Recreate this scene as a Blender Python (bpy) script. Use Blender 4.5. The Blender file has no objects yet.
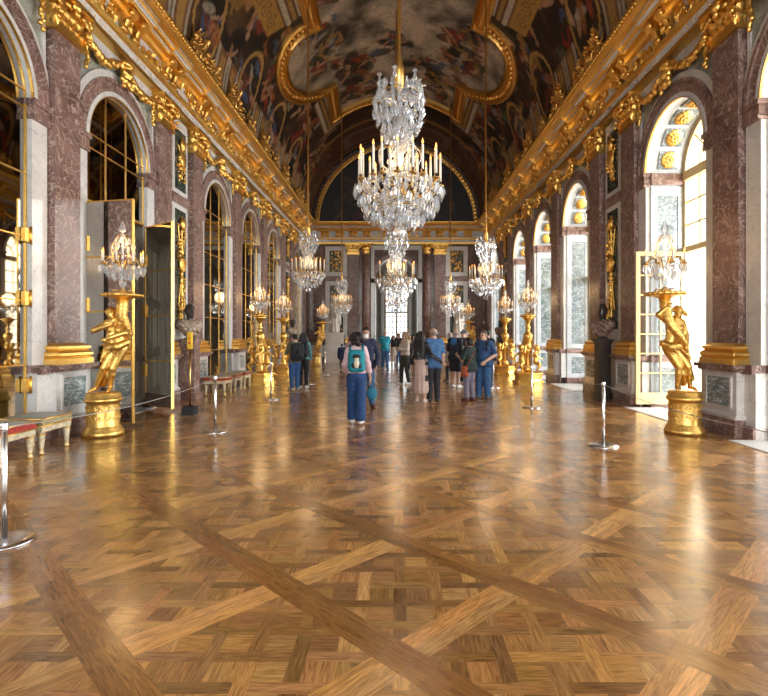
import bpy, math, random
import numpy as np
from mathutils import Vector, Matrix
PI = math.pi
rnd = random.Random(7)
sc = bpy.context.scene
COL = sc.collection

# ------------------------------------------------------------------ camera, sky, daylight, exposure
F_PX, VPX, VPY, EYE = 515.0, 396.5, 335.0, 1.6
cam = bpy.data.objects.new('camera', bpy.data.cameras.new('camera'))
COL.objects.link(cam)
cam.location = (0, 0, EYE); cam.rotation_euler = (PI/2, 0, 0)
cam.data.sensor_width = 36; cam.data.lens = F_PX/768*36
cam.data.shift_x = -(VPX-384)/768; cam.data.shift_y = -(348-VPY)/768
cam.data.clip_start = .05; cam.data.clip_end = 500
sc.camera = cam
w = bpy.data.worlds.new('sky'); sc.world = w; w.use_nodes = True
bg = w.node_tree.nodes['Background']
bg.inputs[0].default_value = (.93, .97, 1, 1); bg.inputs[1].default_value = .6
sc.view_settings.view_transform = 'Standard'; sc.view_settings.look = 'None'
sc.view_settings.gamma = 1; sc.view_settings.use_curve_mapping = False
sc.view_settings.exposure = 2.02
DAY_W, CHAN_W, CANDLE_W = 520, 9, 4
sc.cycles.max_bounces = 7; sc.cycles.diffuse_bounces = 4; sc.cycles.glossy_bounces = 4
sc.cycles.transmission_bounces = 4; sc.cycles.transparent_max_bounces = 10
sc.cycles.caustics_reflective = False; sc.cycles.caustics_refractive = False
sc.cycles.sample_clamp_indirect = 6

WX = 5.55                    # wall plane, left and right
PIL = [1.27, 4.87, 8.47, 12.05, 14.04, 17.64, 21.24, 24.84, 26.84, 30.44]   # pilaster centres down the hall
ARCH = [-9.52, -5.92, -2.32, 3.07, 6.67, 10.26, 15.84, 19.44, 23.04, 28.64]
VIS = [6.67, 10.26, 15.84, 19.44, 23.04, 28.64]
END = 31.2; BACK = -12.0
AR, AZ = 1.1, 5.15           # arch radius and springing height
def area(name, loc, rot, sx, sy, p, col):
    l = bpy.data.lights.new(name, 'AREA'); l.shape = 'RECTANGLE'; l.size = sx; l.size_y = sy; l.energy = p; l.color = col
    o = bpy.data.objects.new(name, l); COL.objects.link(o); o.location = loc; o.rotation_euler = rot; return o
for i, y in enumerate(ARCH):      # daylight coming in through each window of the right wall
    area('window_daylight', (15, y, 4.4), (0, PI/2+.06, 0), 6.5, 3.6, DAY_W, (.97, .98, 1))
area('back_fill_light', (0, BACK-.5, 5.2), (-PI/2, 0, PI), 9.5, 7.5, 620, (.94, .97, 1))   # added fill light that brightens the hall from behind the camera

# ------------------------------------------------------------------ helpers
def link(o, parent=None):
    COL.objects.link(o)
    if parent is not None: o.parent = parent
    return o
class MB:
    def __init__(s): s.v = []; s.f = []; s.m = []; s.sm = []; s.n = 0
    def add(s, v, f, mi=0, smooth=False):
        v = np.asarray(v, float).reshape(-1, 3)
        b = s.n; s.v.append(v); s.n += len(v)
        for q in f: s.f.append(tuple(int(i)+b for i in q))
        s.m += [mi]*len(f); s.sm += [smooth]*len(f)
        return s
    def box(s, x0, x1, y0, y1, z0, z1, mi=0):
        v = [(x, y, z) for x in (x0, x1) for y in (y0, y1) for z in (z0, z1)]
        return s.add(v, [(0,1,3,2),(4,6,7,5),(0,4,5,1),(2,3,7,6),(0,2,6,4),(1,5,7,3)], mi)
    def quad(s, a, b, c, d, mi=0): return s.add([a,b,c,d], [(0,1,2,3)], mi)
    def lathe(s, prof, n=20, c=(0,0,0), mi=0, smooth=True, ax='z', sx=1, sy=1, ph=0):
        v = []; m = len(prof)
        for i in range(n):
            a = 2*PI*i/n+ph; ca, sa = math.cos(a), math.sin(a)
            for r, z in prof:
                p = (r*ca*sx, r*sa*sy, z) if ax == 'z' else ((z, r*ca, r*sa) if ax == 'x' else (r*ca, z, r*sa))
                v.append((p[0]+c[0], p[1]+c[1], p[2]+c[2]))
        f = [(i*m+j, ((i+1)%n)*m+j, ((i+1)%n)*m+j+1, i*m+j+1) for i in range(n) for j in range(m-1)]
        if prof[0][0] > 1e-4: f.append(tuple(i*m for i in range(n))[::-1])
        if prof[-1][0] > 1e-4: f.append(tuple(i*m+m-1 for i in range(n)))
        return s.add(v, f, mi, smooth)
    def tube(s, path, r, n=8, mi=0, smooth=True, flat=1.0):
        P = [Vector(p) for p in path]; m = len(P); v = []; up = None
        for i, p in enumerate(P):
            t = (P[min(i+1,m-1)]-P[max(i-1,0)])
            t = t.normalized() if t.length > 1e-9 else Vector((0,0,1))
            if up is None: up = Vector((0,0,1)) if abs(t.z) < .9 else Vector((1,0,0))
            a = t.cross(up).normalized(); b = a.cross(t).normalized(); up = b
            rr = r[i] if hasattr(r, '__len__') else r
            for k in range(n):
                q = 2*PI*k/n; d = p+a*(rr*math.cos(q))+b*(rr*flat*math.sin(q)); v.append(tuple(d))
        f = [(i*n+k, i*n+(k+1)%n, (i+1)*n+(k+1)%n, (i+1)*n+k) for i in range(m-1) for k in range(n)]
        f += [tuple(range(n))[::-1], tuple((m-1)*n+k for k in range(n))]
        return s.add(v, f, mi, smooth)
    def extrude(s, prof, y0, y1, mi=0, mis=None, closed=False):
        """profile of (x,z) points swept along y; mis gives a material for each profile segment"""
        m = len(prof); v = [(x, y0, z) for x, z in prof]+[(x, y1, z) for x, z in prof]
        for j in range(m if closed else m-1):
            k = (j+1) % m
            s.add([v[j], v[k], v[m+k], v[m+j]], [(0,1,2,3)], mis[j] if mis else mi)
        s.add(v[:m], [tuple(range(m))[::-1]], mi); s.add(v[m:], [tuple(range(m))], mi)
        return s
    def sphere(s, c, r, n=10, mi=0, smooth=True, sc_=(1,1,1)):
        h = max(4, n//2); prof = [(max(1e-5, r*math.sin(PI*j/h)), -r*math.cos(PI*j/h)) for j in range(h+1)]
        k = MB().lathe(prof, n, (0,0,0)); v = np.vstack(k.v)*np.array(sc_)+np.array(c)
        return s.add(v, [q for q in k.f if len(q) == 4], mi, smooth)
    def build(s, name, mats, parent=None, loc=None, rz=0):
        me = bpy.data.meshes.new(name)
        V = np.vstack(s.v) if s.v else np.zeros((0,3))
        me.from_pydata(V.tolist(), [], s.f)
        mats = mats if isinstance(mats, (list, tuple)) else [mats]
        for q in mats: me.materials.append(q)
        me.polygons.foreach_set('material_index', s.m); me.polygons.foreach_set('use_smooth', s.sm)
        me.update()
        o = bpy.data.objects.new(name, me); link(o, parent)
        if loc is not None: o.location = loc
        o.rotation_euler.z = rz
        return o
def tag(o, label=None, cat=None, group=None, kind=None):
    for k, v in (('label', label), ('category', cat), ('group', group), ('kind', kind)):
        if v: o[k] = v
    return o
def thing(name, label, cat, loc=(0,0,0), rz=0, group=None, kind=None):
    o = bpy.data.objects.new(name, None); link(o); o.location = loc; o.rotation_euler.z = rz
    o.empty_display_size = .1
    return tag(o, label, cat, group, kind)
def dup(root, loc, rz, label=None, scale=None, group=None):
    r = root.copy(); COL.objects.link(r); r.location = loc; r.rotation_euler.z = rz
    if scale: r.scale = (scale,)*3
    if label: r['label'] = label
    if group: r['group'] = group
    for ch in list(root.children):
        c = ch.copy(); COL.objects.link(c); c.parent = r
        for g in list(ch.children):
            d = g.copy(); COL.objects.link(d); d.parent = c
    return r
ORD = ['first','second','third','fourth','fifth','sixth','seventh','eighth','ninth','tenth','eleventh','twelfth','thirteenth','fourteenth','fifteenth','sixteenth']

# ------------------------------------------------------------------ materials
def nodes(name):
    m = bpy.data.materials.new(name); m.use_nodes = True
    nt = m.node_tree; return m, nt, nt.nodes['Principled BSDF']
def setp(b, **k):
    for a, v in k.items():
        a = {'metal':'Metallic','rough':'Roughness','spec':'Specular IOR Level','trans':'Transmission Weight','coat':'Coat Weight','emit':'Emission Strength','ior':'IOR','sheen':'Sheen Weight'}[a]
        b.inputs[a].default_value = v
def plain(name, col, rough=.5, metal=0, noise=0, nscale=20, **k):
    m, nt, b = nodes(name); b.inputs['Base Color'].default_value = (*col, 1); setp(b, rough=rough, metal=metal, **k)
    if noise:
        g = nt.nodes.new('ShaderNodeNewGeometry'); n = nt.nodes.new('ShaderNodeTexNoise'); n.inputs['Scale'].default_value = nscale; n.inputs['Detail'].default_value = 3
        r = nt.nodes.new('ShaderNodeValToRGB'); r.color_ramp.elements[0].position = .3; r.color_ramp.elements[1].position = .7
        r.color_ramp.elements[0].color = (*[c*(1-noise) for c in col], 1); r.color_ramp.elements[1].color = (*[min(1, c*(1+noise)) for c in col], 1)
        nt.links.new(g.outputs['Position'], n.inputs['Vector']); nt.links.new(n.outputs['Fac'], r.inputs[0]); nt.links.new(r.outputs[0], b.inputs['Base Color'])
    return m
def marble(name, base, dark, vein, scale=2.0, vw=.06, rough=.16, vamt=1.0, bands=False):
    m, nt, b = nodes(name); L = nt.links.new; N = nt.nodes.new
    g = N('ShaderNodeNewGeometry')
    n1 = N('ShaderNodeTexNoise'); n1.inputs['Scale'].default_value = scale; n1.inputs['Detail'].default_value = 8; n1.inputs['Roughness'].default_value = .65; n1.inputs['Distortion'].default_value = 1.2
    L(g.outputs['Position'], n1.inputs['Vector'])
    r1 = N('ShaderNodeValToRGB'); r1.color_ramp.elements[0].position = .35; r1.color_ramp.elements[1].position = .66
    r1.color_ramp.elements[0].color = (*dark, 1); r1.color_ramp.elements[1].color = (*base, 1); L(n1.outputs['Fac'], r1.inputs[0])
    n2 = N('ShaderNodeTexNoise'); n2.inputs['Scale'].default_value = scale*1.7; n2.inputs['Detail'].default_value = 6; n2.inputs['Distortion'].default_value = 2.5
    mp = N('ShaderNodeMapping'); mp.inputs['Location'].default_value = (3.1, 7.7, 1.3); L(g.outputs['Position'], mp.inputs['Vector'])
    if bands: mp.inputs['Rotation'].default_value = (.9, .2, .4); mp.inputs['Scale'].default_value = (1, .45, 1.6)
    L(mp.outputs[0], n2.inputs['Vector'])
    s = N('ShaderNodeMath'); s.operation = 'SUBTRACT'; s.inputs[1].default_value = .5; L(n2.outputs['Fac'], s.inputs[0])
    a = N('ShaderNodeMath'); a.operation = 'ABSOLUTE'; L(s.outputs[0], a.inputs[0])
    r2 = N('ShaderNodeValToRGB'); r2.color_ramp.elements[0].position = 0; r2.color_ramp.elements[1].position = vw
    r2.color_ramp.elements[0].color = (vamt,)*3+(1,); r2.color_ramp.elements[1].color = (0,0,0,1); L(a.outputs[0], r2.inputs[0])
    x = N('ShaderNodeMix'); x.data_type = 'RGBA'; L(r2.outputs[0], x.inputs[0]); L(r1.outputs[0], x.inputs[6]); x.inputs[7].default_value = (*vein, 1)
    L(x.outputs[2], b.inputs['Base Color']); setp(b, rough=rough)
    return m
def goldm(name, col, rough=.33, bump=.25, bs=60):
    m, nt, b = nodes(name); L = nt.links.new; N = nt.nodes.new
    setp(b, metal=1, rough=rough)
    g = N('ShaderNodeNewGeometry'); n = N('ShaderNodeTexNoise'); n.inputs['Scale'].default_value = bs; n.inputs['Detail'].default_value = 4
    L(g.outputs['Position'], n.inputs['Vector'])
    r = N('ShaderNodeValToRGB'); r.color_ramp.elements[0].color = (*[c*.72 for c in col], 1); r.color_ramp.elements[1].color = (*col, 1)
    r.color_ramp.elements[0].position = .35; r.color_ramp.elements[1].position = .55
    L(n.outputs['Fac'], r.inputs[0]); L(r.outputs[0], b.inputs['Base Color'])
    bp = N('ShaderNodeBump'); bp.inputs['Strength'].default_value = bump; bp.inputs['Distance'].default_value = .01
    L(n.outputs['Fac'], bp.inputs['Height']); L(bp.outputs[0], b.inputs['Normal'])
    return m
M = {}
M['red'] = marble('red_marble', (.31,.18,.15), (.13,.068,.055), (.66,.52,.43), 1.7, .03, .36, .75)
M['white'] = marble('white_marble', (.84,.80,.75), (.66,.63,.60), (.40,.38,.38), 1.1, .016, .18, .55)
M['jamb'] = marble('white_marble_darkened', (.58,.60,.61), (.44,.46,.48), (.30,.31,.33), 1.3, .02, .2, .6)  # white marble, colour darkened to counter the strong light in the embrasures
M['pgreen'] = marble('blue_grey_marble_darkened', (.25,.30,.31), (.11,.14,.15), (.55,.59,.60), 1.5, .05, .2, .65, True)  # embrasure panels and coffers, colour darkened against the window light
M['green'] = marble('grey_green_marble', (.36,.42,.41), (.16,.20,.20), (.82,.84,.82), 2.4, .035, .14, 1, True)
M['spandrel'] = marble('pale_green_marble', (.42,.43,.36), (.27,.28,.23), (.6,.6,.54), 2.2, .03, .22)
M['dkgreen'] = marble('dark_green_marble', (.06,.075,.06), (.025,.03,.025), (.2,.22,.18), 3, .02, .2)
M['brown'] = marble('brown_marble', (.20,.11,.09), (.07,.04,.035), (.5,.38,.32), 3, .018, .15)
M['gold'] = goldm('gilding', (.93,.57,.15), .38)
M['goldp'] = goldm('bright_gilding', (.88,.56,.16), .42, .06, 25)
M['goldd'] = goldm('old_gilding', (.86,.50,.14), .38, .3)
M['bronze'] = plain('gilt_bronze', (.55,.36,.13), .3, 1)
M['mirror'] = plain('mirror_glass', (.40,.385,.36), .025, 1, .12, 1.5)
M['door_mirror'] = plain('door_mirror_glass', (.62,.60,.56), .025, 1, .08, 1.5)
M['wax'] = plain('candle_wax', (.92,.86,.74), .5)
M['wood'] = plain('gilded_window_wood', (.83,.60,.28), .4, 0, .08, 3)
M['stone'] = plain('cream_stone', (.86,.78,.62), .8, 0, .08, 2)
M['thresh'] = plain('pale_stone', (.74,.72,.69), .4, 0, .08, 3)
M['steel'] = plain('brushed_steel', (.72,.72,.74), .25, 1)
M['rope'] = plain('grey_rope', (.40,.39,.37), .7)
M['grey_wood'] = plain('grey_painted_wood', (.40,.36,.31), .45, 0, .1, 3)
M['grey_mould'] = plain('grey_painted_moulding', (.52,.46,.38), .45)
M['darkp'] = plain('dark_bronze', (.045,.032,.028), .35, 0)
M['black'] = plain('black_rubber', (.015,.015,.016), .6)
M['yellow'] = plain('yellow_enamel', (.85,.52,.03), .35)
M['rsign'] = plain('red_enamel', (.7,.05,.03), .4)
M['whitep'] = plain('white_paint', (.82,.81,.78), .4)
M['statuary'] = plain('statuary_marble', (.80,.74,.66), .4, 0, .08, 6)
m, nt, b = nodes('candle_flame'); b.inputs['Base Color'].default_value = (1,.6,.2,1); b.inputs['Emission Color'].default_value = (1,.33,.06,1); setp(b, emit=.85); M['flame'] = m
m, nt, b = nodes('crystal'); N = nt.nodes.new; L = nt.links.new
tr = N('ShaderNodeBsdfTransparent'); tr.inputs[0].default_value = (.93,.95,.97,1)
gl = N('ShaderNodeBsdfGlossy'); gl.inputs[0].default_value = (1,1,1,1); gl.inputs[1].default_value = .06
rf = N('ShaderNodeBsdfDiffuse'); rf.inputs[0].default_value = (.92,.93,.95,1)
fr = N('ShaderNodeLayerWeight'); fr.inputs[0].default_value = .5
mx = N('ShaderNodeMixShader'); L(fr.outputs['Facing'], mx.inputs[0]); L(tr.outputs[0], mx.inputs[1]); L(gl.outputs[0], mx.inputs[2])
m2 = N('ShaderNodeMixShader'); m2.inputs[0].default_value = .14; L(mx.outputs[0], m2.inputs[1]); L(rf.outputs[0], m2.inputs[2])
L(m2.outputs[0], nt.nodes['Material Output'].inputs['Surface']); nt.nodes.remove(b); M['crystal'] = m
m, nt, b = nodes('window_glass'); N = nt.nodes.new; L = nt.links.new
tr = N('ShaderNodeBsdfTransparent'); tr.inputs[0].default_value = (.96,.98,.98,1); gl = N('ShaderNodeBsdfGlossy'); gl.inputs[1].default_value = .02
fr = N('ShaderNodeFresnel'); fr.inputs[0].default_value = 1.45; mx = N('ShaderNodeMixShader'); L(fr.outputs[0], mx.inputs[0]); L(tr.outputs[0], mx.inputs[1]); L(gl.outputs[0], mx.inputs[2])
L(mx.outputs[0], nt.nodes['Material Output'].inputs['Surface']); nt.nodes.remove(b); M['glass'] = m
# oak parquet: plank colour from the mesh, grain along each plank's own direction
m, nt, b = nodes('oak_parquet'); N = nt.nodes.new; L = nt.links.new
at = N('ShaderNodeAttribute'); at.attribute_name = 'plank'; uv = N('ShaderNodeUVMap'); uv.uv_map = 'grain'
mp = N('ShaderNodeMapping'); mp.inputs['Scale'].default_value = (2.2, 26, 1); L(uv.outputs[0], mp.inputs[0])
n = N('ShaderNodeTexNoise'); n.inputs['Scale'].default_value = 2.2; n.inputs['Detail'].default_value = 7; n.inputs['Distortion'].default_value = 1.6; L(mp.outputs[0], n.inputs['Vector'])
r = N('ShaderNodeValToRGB'); r.color_ramp.elements[0].position = .32; r.color_ramp.elements[1].position = .62; r.color_ramp.elements[0].color = (.50,.44,.40,1); r.color_ramp.elements[1].color = (1.12,1.12,1.12,1); L(n.outputs['Fac'], r.inputs[0])
x = N('ShaderNodeMix'); x.data_type = 'RGBA'; x.blend_type = 'MULTIPLY'; x.inputs[0].default_value = 1; L(at.outputs['Color'], x.inputs[6]); L(r.outputs[0], x.inputs[7]); L(x.outputs[2], b.inputs['Base Color'])
g = N('ShaderNodeNewGeometry'); n2 = N('ShaderNodeTexNoise'); n2.inputs['Scale'].default_value = 1.3; n2.inputs['Detail'].default_value = 3; L(g.outputs['Position'], n2.inputs['Vector'])
mr = N('ShaderNodeMapRange'); mr.inputs[1].default_value = .3; mr.inputs[2].default_value = .7; mr.inputs[3].default_value = .20; mr.inputs[4].default_value = .34; L(n2.outputs['Fac'], mr.inputs[0]); L(mr.outputs[0], b.inputs['Roughness'])
bp = N('ShaderNodeBump'); bp.inputs['Strength'].default_value = .12; bp.inputs['Distance'].default_value = .004; L(n.outputs['Fac'], bp.inputs['Height']); L(bp.outputs[0], b.inputs['Normal'])
setp(b, coat=.8); b.inputs['Coat Roughness'].default_value = .17
M['floor'] = m
def vcol(name, attr, rough, var=.1):
    m, nt, b = nodes(name); N = nt.nodes.new; L = nt.links.new
    at = N('ShaderNodeAttribute'); at.attribute_name = attr
    g = N('ShaderNodeNewGeometry'); n = N('ShaderNodeTexNoise'); n.inputs['Scale'].default_value = 9; n.inputs['Detail'].default_value = 6; L(g.outputs['Position'], n.inputs['Vector'])
    r = N('ShaderNodeValToRGB'); r.color_ramp.elements[0].position = .3; r.color_ramp.elements[1].position = .7; r.color_ramp.elements[0].color = (1-var*3,)*3+(1,); r.color_ramp.elements[1].color = (1+var,)*3+(1,); L(n.outputs['Fac'], r.inputs[0])
    x = N('ShaderNodeMix'); x.data_type = 'RGBA'; x.blend_type = 'MULTIPLY'; x.inputs[0].default_value = 1; L(at.outputs['Color'], x.inputs[6]); L(r.outputs[0], x.inputs[7]); L(x.outputs[2], b.inputs['Base Color'])
    setp(b, rough=rough); return m
M['fresco'] = vcol('painted_plaster', 'paint', .55)

# ------------------------------------------------------------------ smooth solids: blended capsules and ellipsoids meshed on a grid
class SDF:
    def __init__(s): s.p = []
    def cap(s, a, b, ra, rb=None, k=.02):
        s.p.append(('c', np.array(a, float), np.array(b, float), ra, ra if rb is None else rb, k)); return s
    def chain(s, pts, rs, k=.02):
        for i in range(len(pts)-1): s.cap(pts[i], pts[i+1], rs[i], rs[i+1], k)
        return s
    def ell(s, c, r, k=.02, R=None):
        s.p.append(('e', np.array(c, float), np.array(r, float), None if R is None else np.array(R.to_3x3() if hasattr(R, 'to_3x3') else R), 0, k)); return s
    def mesh(s, vox, post=None, grow=0.0):
        lo = np.array([1e9]*3); hi = -lo; B = []
        for q in s.p:
            if q[0] == 'c': r = max(q[3], q[4])+grow; a = np.minimum(q[1], q[2])-r; b_ = np.maximum(q[1], q[2])+r
            else: r = (q[2].max() if q[3] is not None else q[2])+grow; a = q[1]-r; b_ = q[1]+r
            B.append((a, b_)); lo = np.minimum(lo, a); hi = np.maximum(hi, b_)
        lo -= vox*3; hi += vox*3
        n = np.ceil((hi-lo)/vox).astype(int)+1
        D = np.full(n, 1.0, np.float32)
        ax = [lo[i]+vox*np.arange(n[i]) for i in range(3)]
        for q, (a, b_) in zip(s.p, B):
            k = q[5]; mg = max(k, vox*2)+vox
            i0 = np.maximum(0, np.floor((a-mg-lo)/vox).astype(int)); i1 = np.minimum(n, np.ceil((b_+mg-lo)/vox).astype(int)+1)
            X = ax[0][i0[0]:i1[0]][:,None,None]; Y = ax[1][i0[1]:i1[1]][None,:,None]; Z = ax[2][i0[2]:i1[2]][None,None,:]
            if q[0] == 'c':
                A, Bb = q[1], q[2]; d = Bb-A; dd = max(1e-9, float(d@d))
                t = np.clip(((X-A[0])*d[0]+(Y-A[1])*d[1]+(Z-A[2])*d[2])/dd, 0, 1)
                v = np.sqrt((X-A[0]-t*d[0])**2+(Y-A[1]-t*d[1])**2+(Z-A[2]-t*d[2])**2)-(q[3]+t*(q[4]-q[3]))
            else:
                x, y, z = X-q[1][0], Y-q[1][1], Z-q[1][2]
                if q[3] is not None:
                    R = q[3]; x, y, z = R[0,0]*x+R[1,0]*y+R[2,0]*z, R[0,1]*x+R[1,1]*y+R[2,1]*z, R[0,2]*x+R[1,2]*y+R[2,2]*z
                r = q[2]; k0 = np.sqrt((x/r[0])**2+(y/r[1])**2+(z/r[2])**2)+1e-9
                k1 = np.sqrt((x/r[0]**2)**2+(y/r[1]**2)**2+(z/r[2]**2)**2)+1e-9
                v = k0*(k0-1)/k1
            v = v-grow
            S = D[i0[0]:i1[0], i0[1]:i1[1], i0[2]:i1[2]]
            if k > 1e-5:
                h = np.maximum(k-np.abs(S-v), 0)/k; D[i0[0]:i1[0], i0[1]:i1[1], i0[2]:i1[2]] = np.minimum(S, v)-h*h*k*.25
            else: D[i0[0]:i1[0], i0[1]:i1[1], i0[2]:i1[2]] = np.minimum(S, v)
        if post is not None: D = post(ax[0][:,None,None], ax[1][None,:,None], ax[2][None,None,:], D)
        D = np.array(D); D[0]=1; D[-1]=1; D[:,0]=1; D[:,-1]=1; D[:,:,0]=1; D[:,:,-1]=1
        return nets(D, lo, vox)
def nets(D, lo, vox):
    S = D < 0; n = D.shape
    c = np.zeros([k-1 for k in n], np.int8)
    CO = [(i,j,k) for i in (0,1) for j in (0,1) for k in (0,1)]
    for i,j,k in CO: c += S[i:n[0]-1+i, j:n[1]-1+j, k:n[2]-1+k]
    mk = (c > 0)&(c < 8); ijk = np.argwhere(mk); idx = np.full(c.shape, -1, np.int64); idx[mk] = np.arange(len(ijk))
    vals = np.stack([D[ijk[:,0]+i, ijk[:,1]+j, ijk[:,2]+k] for i,j,k in CO], 1)
    pos = np.zeros((len(ijk),3)); cnt = np.zeros(len(ijk))
    C = np.array(CO, float)
    for a in range(8):
        for b in range(a+1, 8):
            if np.abs(C[a]-C[b]).sum() != 1: continue
            da, db = vals[:,a], vals[:,b]; x = (da < 0) != (db < 0)
            t = np.where(x, da/np.where(x, da-db, 1), 0)
            pos += np.where(x[:,None], C[a]+t[:,None]*(C[b]-C[a]), 0); cnt += x
    V = lo+vox*(ijk+pos/np.maximum(cnt,1)[:,None])
    Fs = []
    for axn in range(3):
        u, v = (axn+1)%3, (axn+2)%3
        sl0 = [slice(None)]*3; sl1 = [slice(None)]*3; sl0[axn] = slice(0,-1); sl1[axn] = slice(1,None)
        e = S[tuple(sl0)] != S[tuple(sl1)]
        p = np.argwhere(e); p = p[(p[:,u] > 0)&(p[:,v] > 0)&(p[:,u] < n[u]-1)&(p[:,v] < n[v]-1)]
        if not len(p): continue
        ins = S[tuple(p.T)]
        def cell(du, dv):
            q = p.copy(); q[:,u] -= du; q[:,v] -= dv; return idx[tuple(q.T)]
        q = np.stack([cell(1,1), cell(0,1), cell(0,0), cell(1,0)], 1)
        q[~ins] = q[~ins][:,::-1]; Fs.append(q)
    F = np.vstack(Fs) if Fs else np.zeros((0,4), int)
    return V, F
def solid(mb, vf, mi=0, off=(0,0,0)):
    V, F = vf; return mb.add(V+np.array(off), F.tolist(), mi, True)
def lerp(a, b, t): return tuple(a[i]+(b[i]-a[i])*t for i in range(3))

# ------------------------------------------------------------------ floor: oak parquet panels laid on the diagonal
def build_floor():
    rg = np.random.RandomState(3)
    V, Fc, UV, CL = [], [], [], []
    HX = 5.62; S = .733; w = .2
    def put(poly, ang, col):
        if len(poly) < 3: return
        b = len(V); ca, sa = math.cos(ang), math.sin(ang); ou, ov = rg.rand()*50, rg.rand()*50
        for x, y in poly: V.append((x, y, 0)); UV.append((x*ca+y*sa+ou, -x*sa+y*ca+ov)); CL.append(col)
        Fc.append(tuple(range(b, b+len(poly))))
    def clip(poly, a, b, c):      # keep a*x+b*y<=c
        o = []
        for i in range(len(poly)):
            p, q = poly[i], poly[(i+1) % len(poly)]; dp = a*p[0]+b*p[1]-c; dq = a*q[0]+b*q[1]-c
            if dp <= 0: o.append(p)
            if dp*dq < 0: t = dp/(dp-dq); o.append((p[0]+t*(q[0]-p[0]), p[1]+t*(q[1]-p[1])))
        return o
    def wood(k=1, spread=.22):
        t = rg.rand(); c = np.array((.43,.205,.068))*(1-t)+np.array((.56,.305,.112))*t
        c = c*k*(1+spread*1.5*(rg.rand()-.5)*2)*np.array((1,1-.10*rg.rand()**2,1-.25*rg.rand()))*(np.array((1,.92,.80)) if k < .85 else 1); return (c[0], c[1], c[2], 1)
    def cl_hall(poly): return clip(clip(poly, 1, 0, HX), -1, 0, HX)
    sd = S*math.sqrt(2); L = (sd-w)/math.sqrt(2); p = .226; bw = .078; q2 = 1/math.sqrt(2)
    for j in range(-18, 42):
        for i in range(-9, 10):
            x0, y0 = .02+S*i, 2.56+S*j
            if abs(x0) > HX+1.5 or y0 < -3.5 or y0 > END+1.2: continue
            fine = y0 < 24
            if (i+j) % 2 == 0:    # a crossing: bands start here, up-right (pale) and down-right (dark)
                for dx, dy, k, e0, e1 in ((1,1,1.42,w/2,sd-w/2), (1,-1,.80,-w/2,sd-w/2+w)):
                    ux, uy = dx*q2, dy*q2; nx, ny = -uy, ux
                    if dx*dy < 0: e0, e1 = -w/2, sd-w/2
                    for h0, h1 in ((-w/2, -w*.02+rg.uniform(-.012,.012)), (None, w/2)):
                        if h0 is None: h0 = last
                        last = h1
                        pl = [(x0+ux*e+nx*h, y0+uy*e+ny*h) for e, h in ((e0,h0),(e1,h0),(e1,h1),(e0,h1))]
                        put(cl_hall(pl), math.atan2(uy, ux), wood(k, .14))
            else:                 # a panel: woven strips along and across the hall
                dia = lambda P: cl_hall(clip(clip(clip(clip(P, 1,1,x0+y0+L), -1,-1,-x0-y0+L), 1,-1,x0-y0+L), -1,1,-x0+y0+L))
                n = 4
                for a in range(-n, n+1):
                    for b in range(-n, n+1):
                        cx, cy = x0+a*p, y0+b*p
                        if abs(a*p)+abs(b*p) > L+p*1.4: continue
                        if (a+b) % 2 == 0:
                            P = [(cx-p+bw/2, cy-bw/2), (cx+p-bw/2, cy-bw/2), (cx+p-bw/2, cy+bw/2), (cx-p+bw/2, cy+bw/2)]; put(dia(P), 0, wood(.92, .3))
                        else:
                            P = [(cx-bw/2, cy-p+bw/2), (cx+bw/2, cy-p+bw/2), (cx+bw/2, cy+p-bw/2), (cx-bw/2, cy+p-bw/2)]; put(dia(P), PI/2, wood(.98, .3))
                        P = [(cx+bw/2, cy+bw/2), (cx+p-bw/2, cy+bw/2), (cx+p-bw/2, cy+p-bw/2), (cx+bw/2, cy+p-bw/2)]
                        put(dia(P), PI/2 if rg.rand() < .5 else 0, wood(1.0, .22))
    me = bpy.data.meshes.new('floor'); me.from_pydata(V, [], Fc)
    u = me.uv_layers.new(name='grain'); li = np.array([l.vertex_index for l in me.loops])
    u.data.foreach_set('uv', np.array(UV)[li].ravel())
    ca = me.color_attributes.new('plank', 'FLOAT_COLOR', 'POINT'); ca.data.foreach_set('color', np.array(CL).ravel())
    me.materials.append(M['floor']); o = bpy.data.objects.new('floor', me); link(o)
    tag(o, 'glossy oak parquet floor laid in diagonal woven panels', None, None, 'structure')
    k = MB(); k.box(-8.6, 9, BACK-.3, 42, -.5, -.012)
    k.box(-8.6, 9, BACK-.3, -.9, -.012, 0)
    o = k.build('floor_slab', M['grey_wood']); tag(o, 'floor under the hall', None, None, 'structure')
build_floor()

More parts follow.
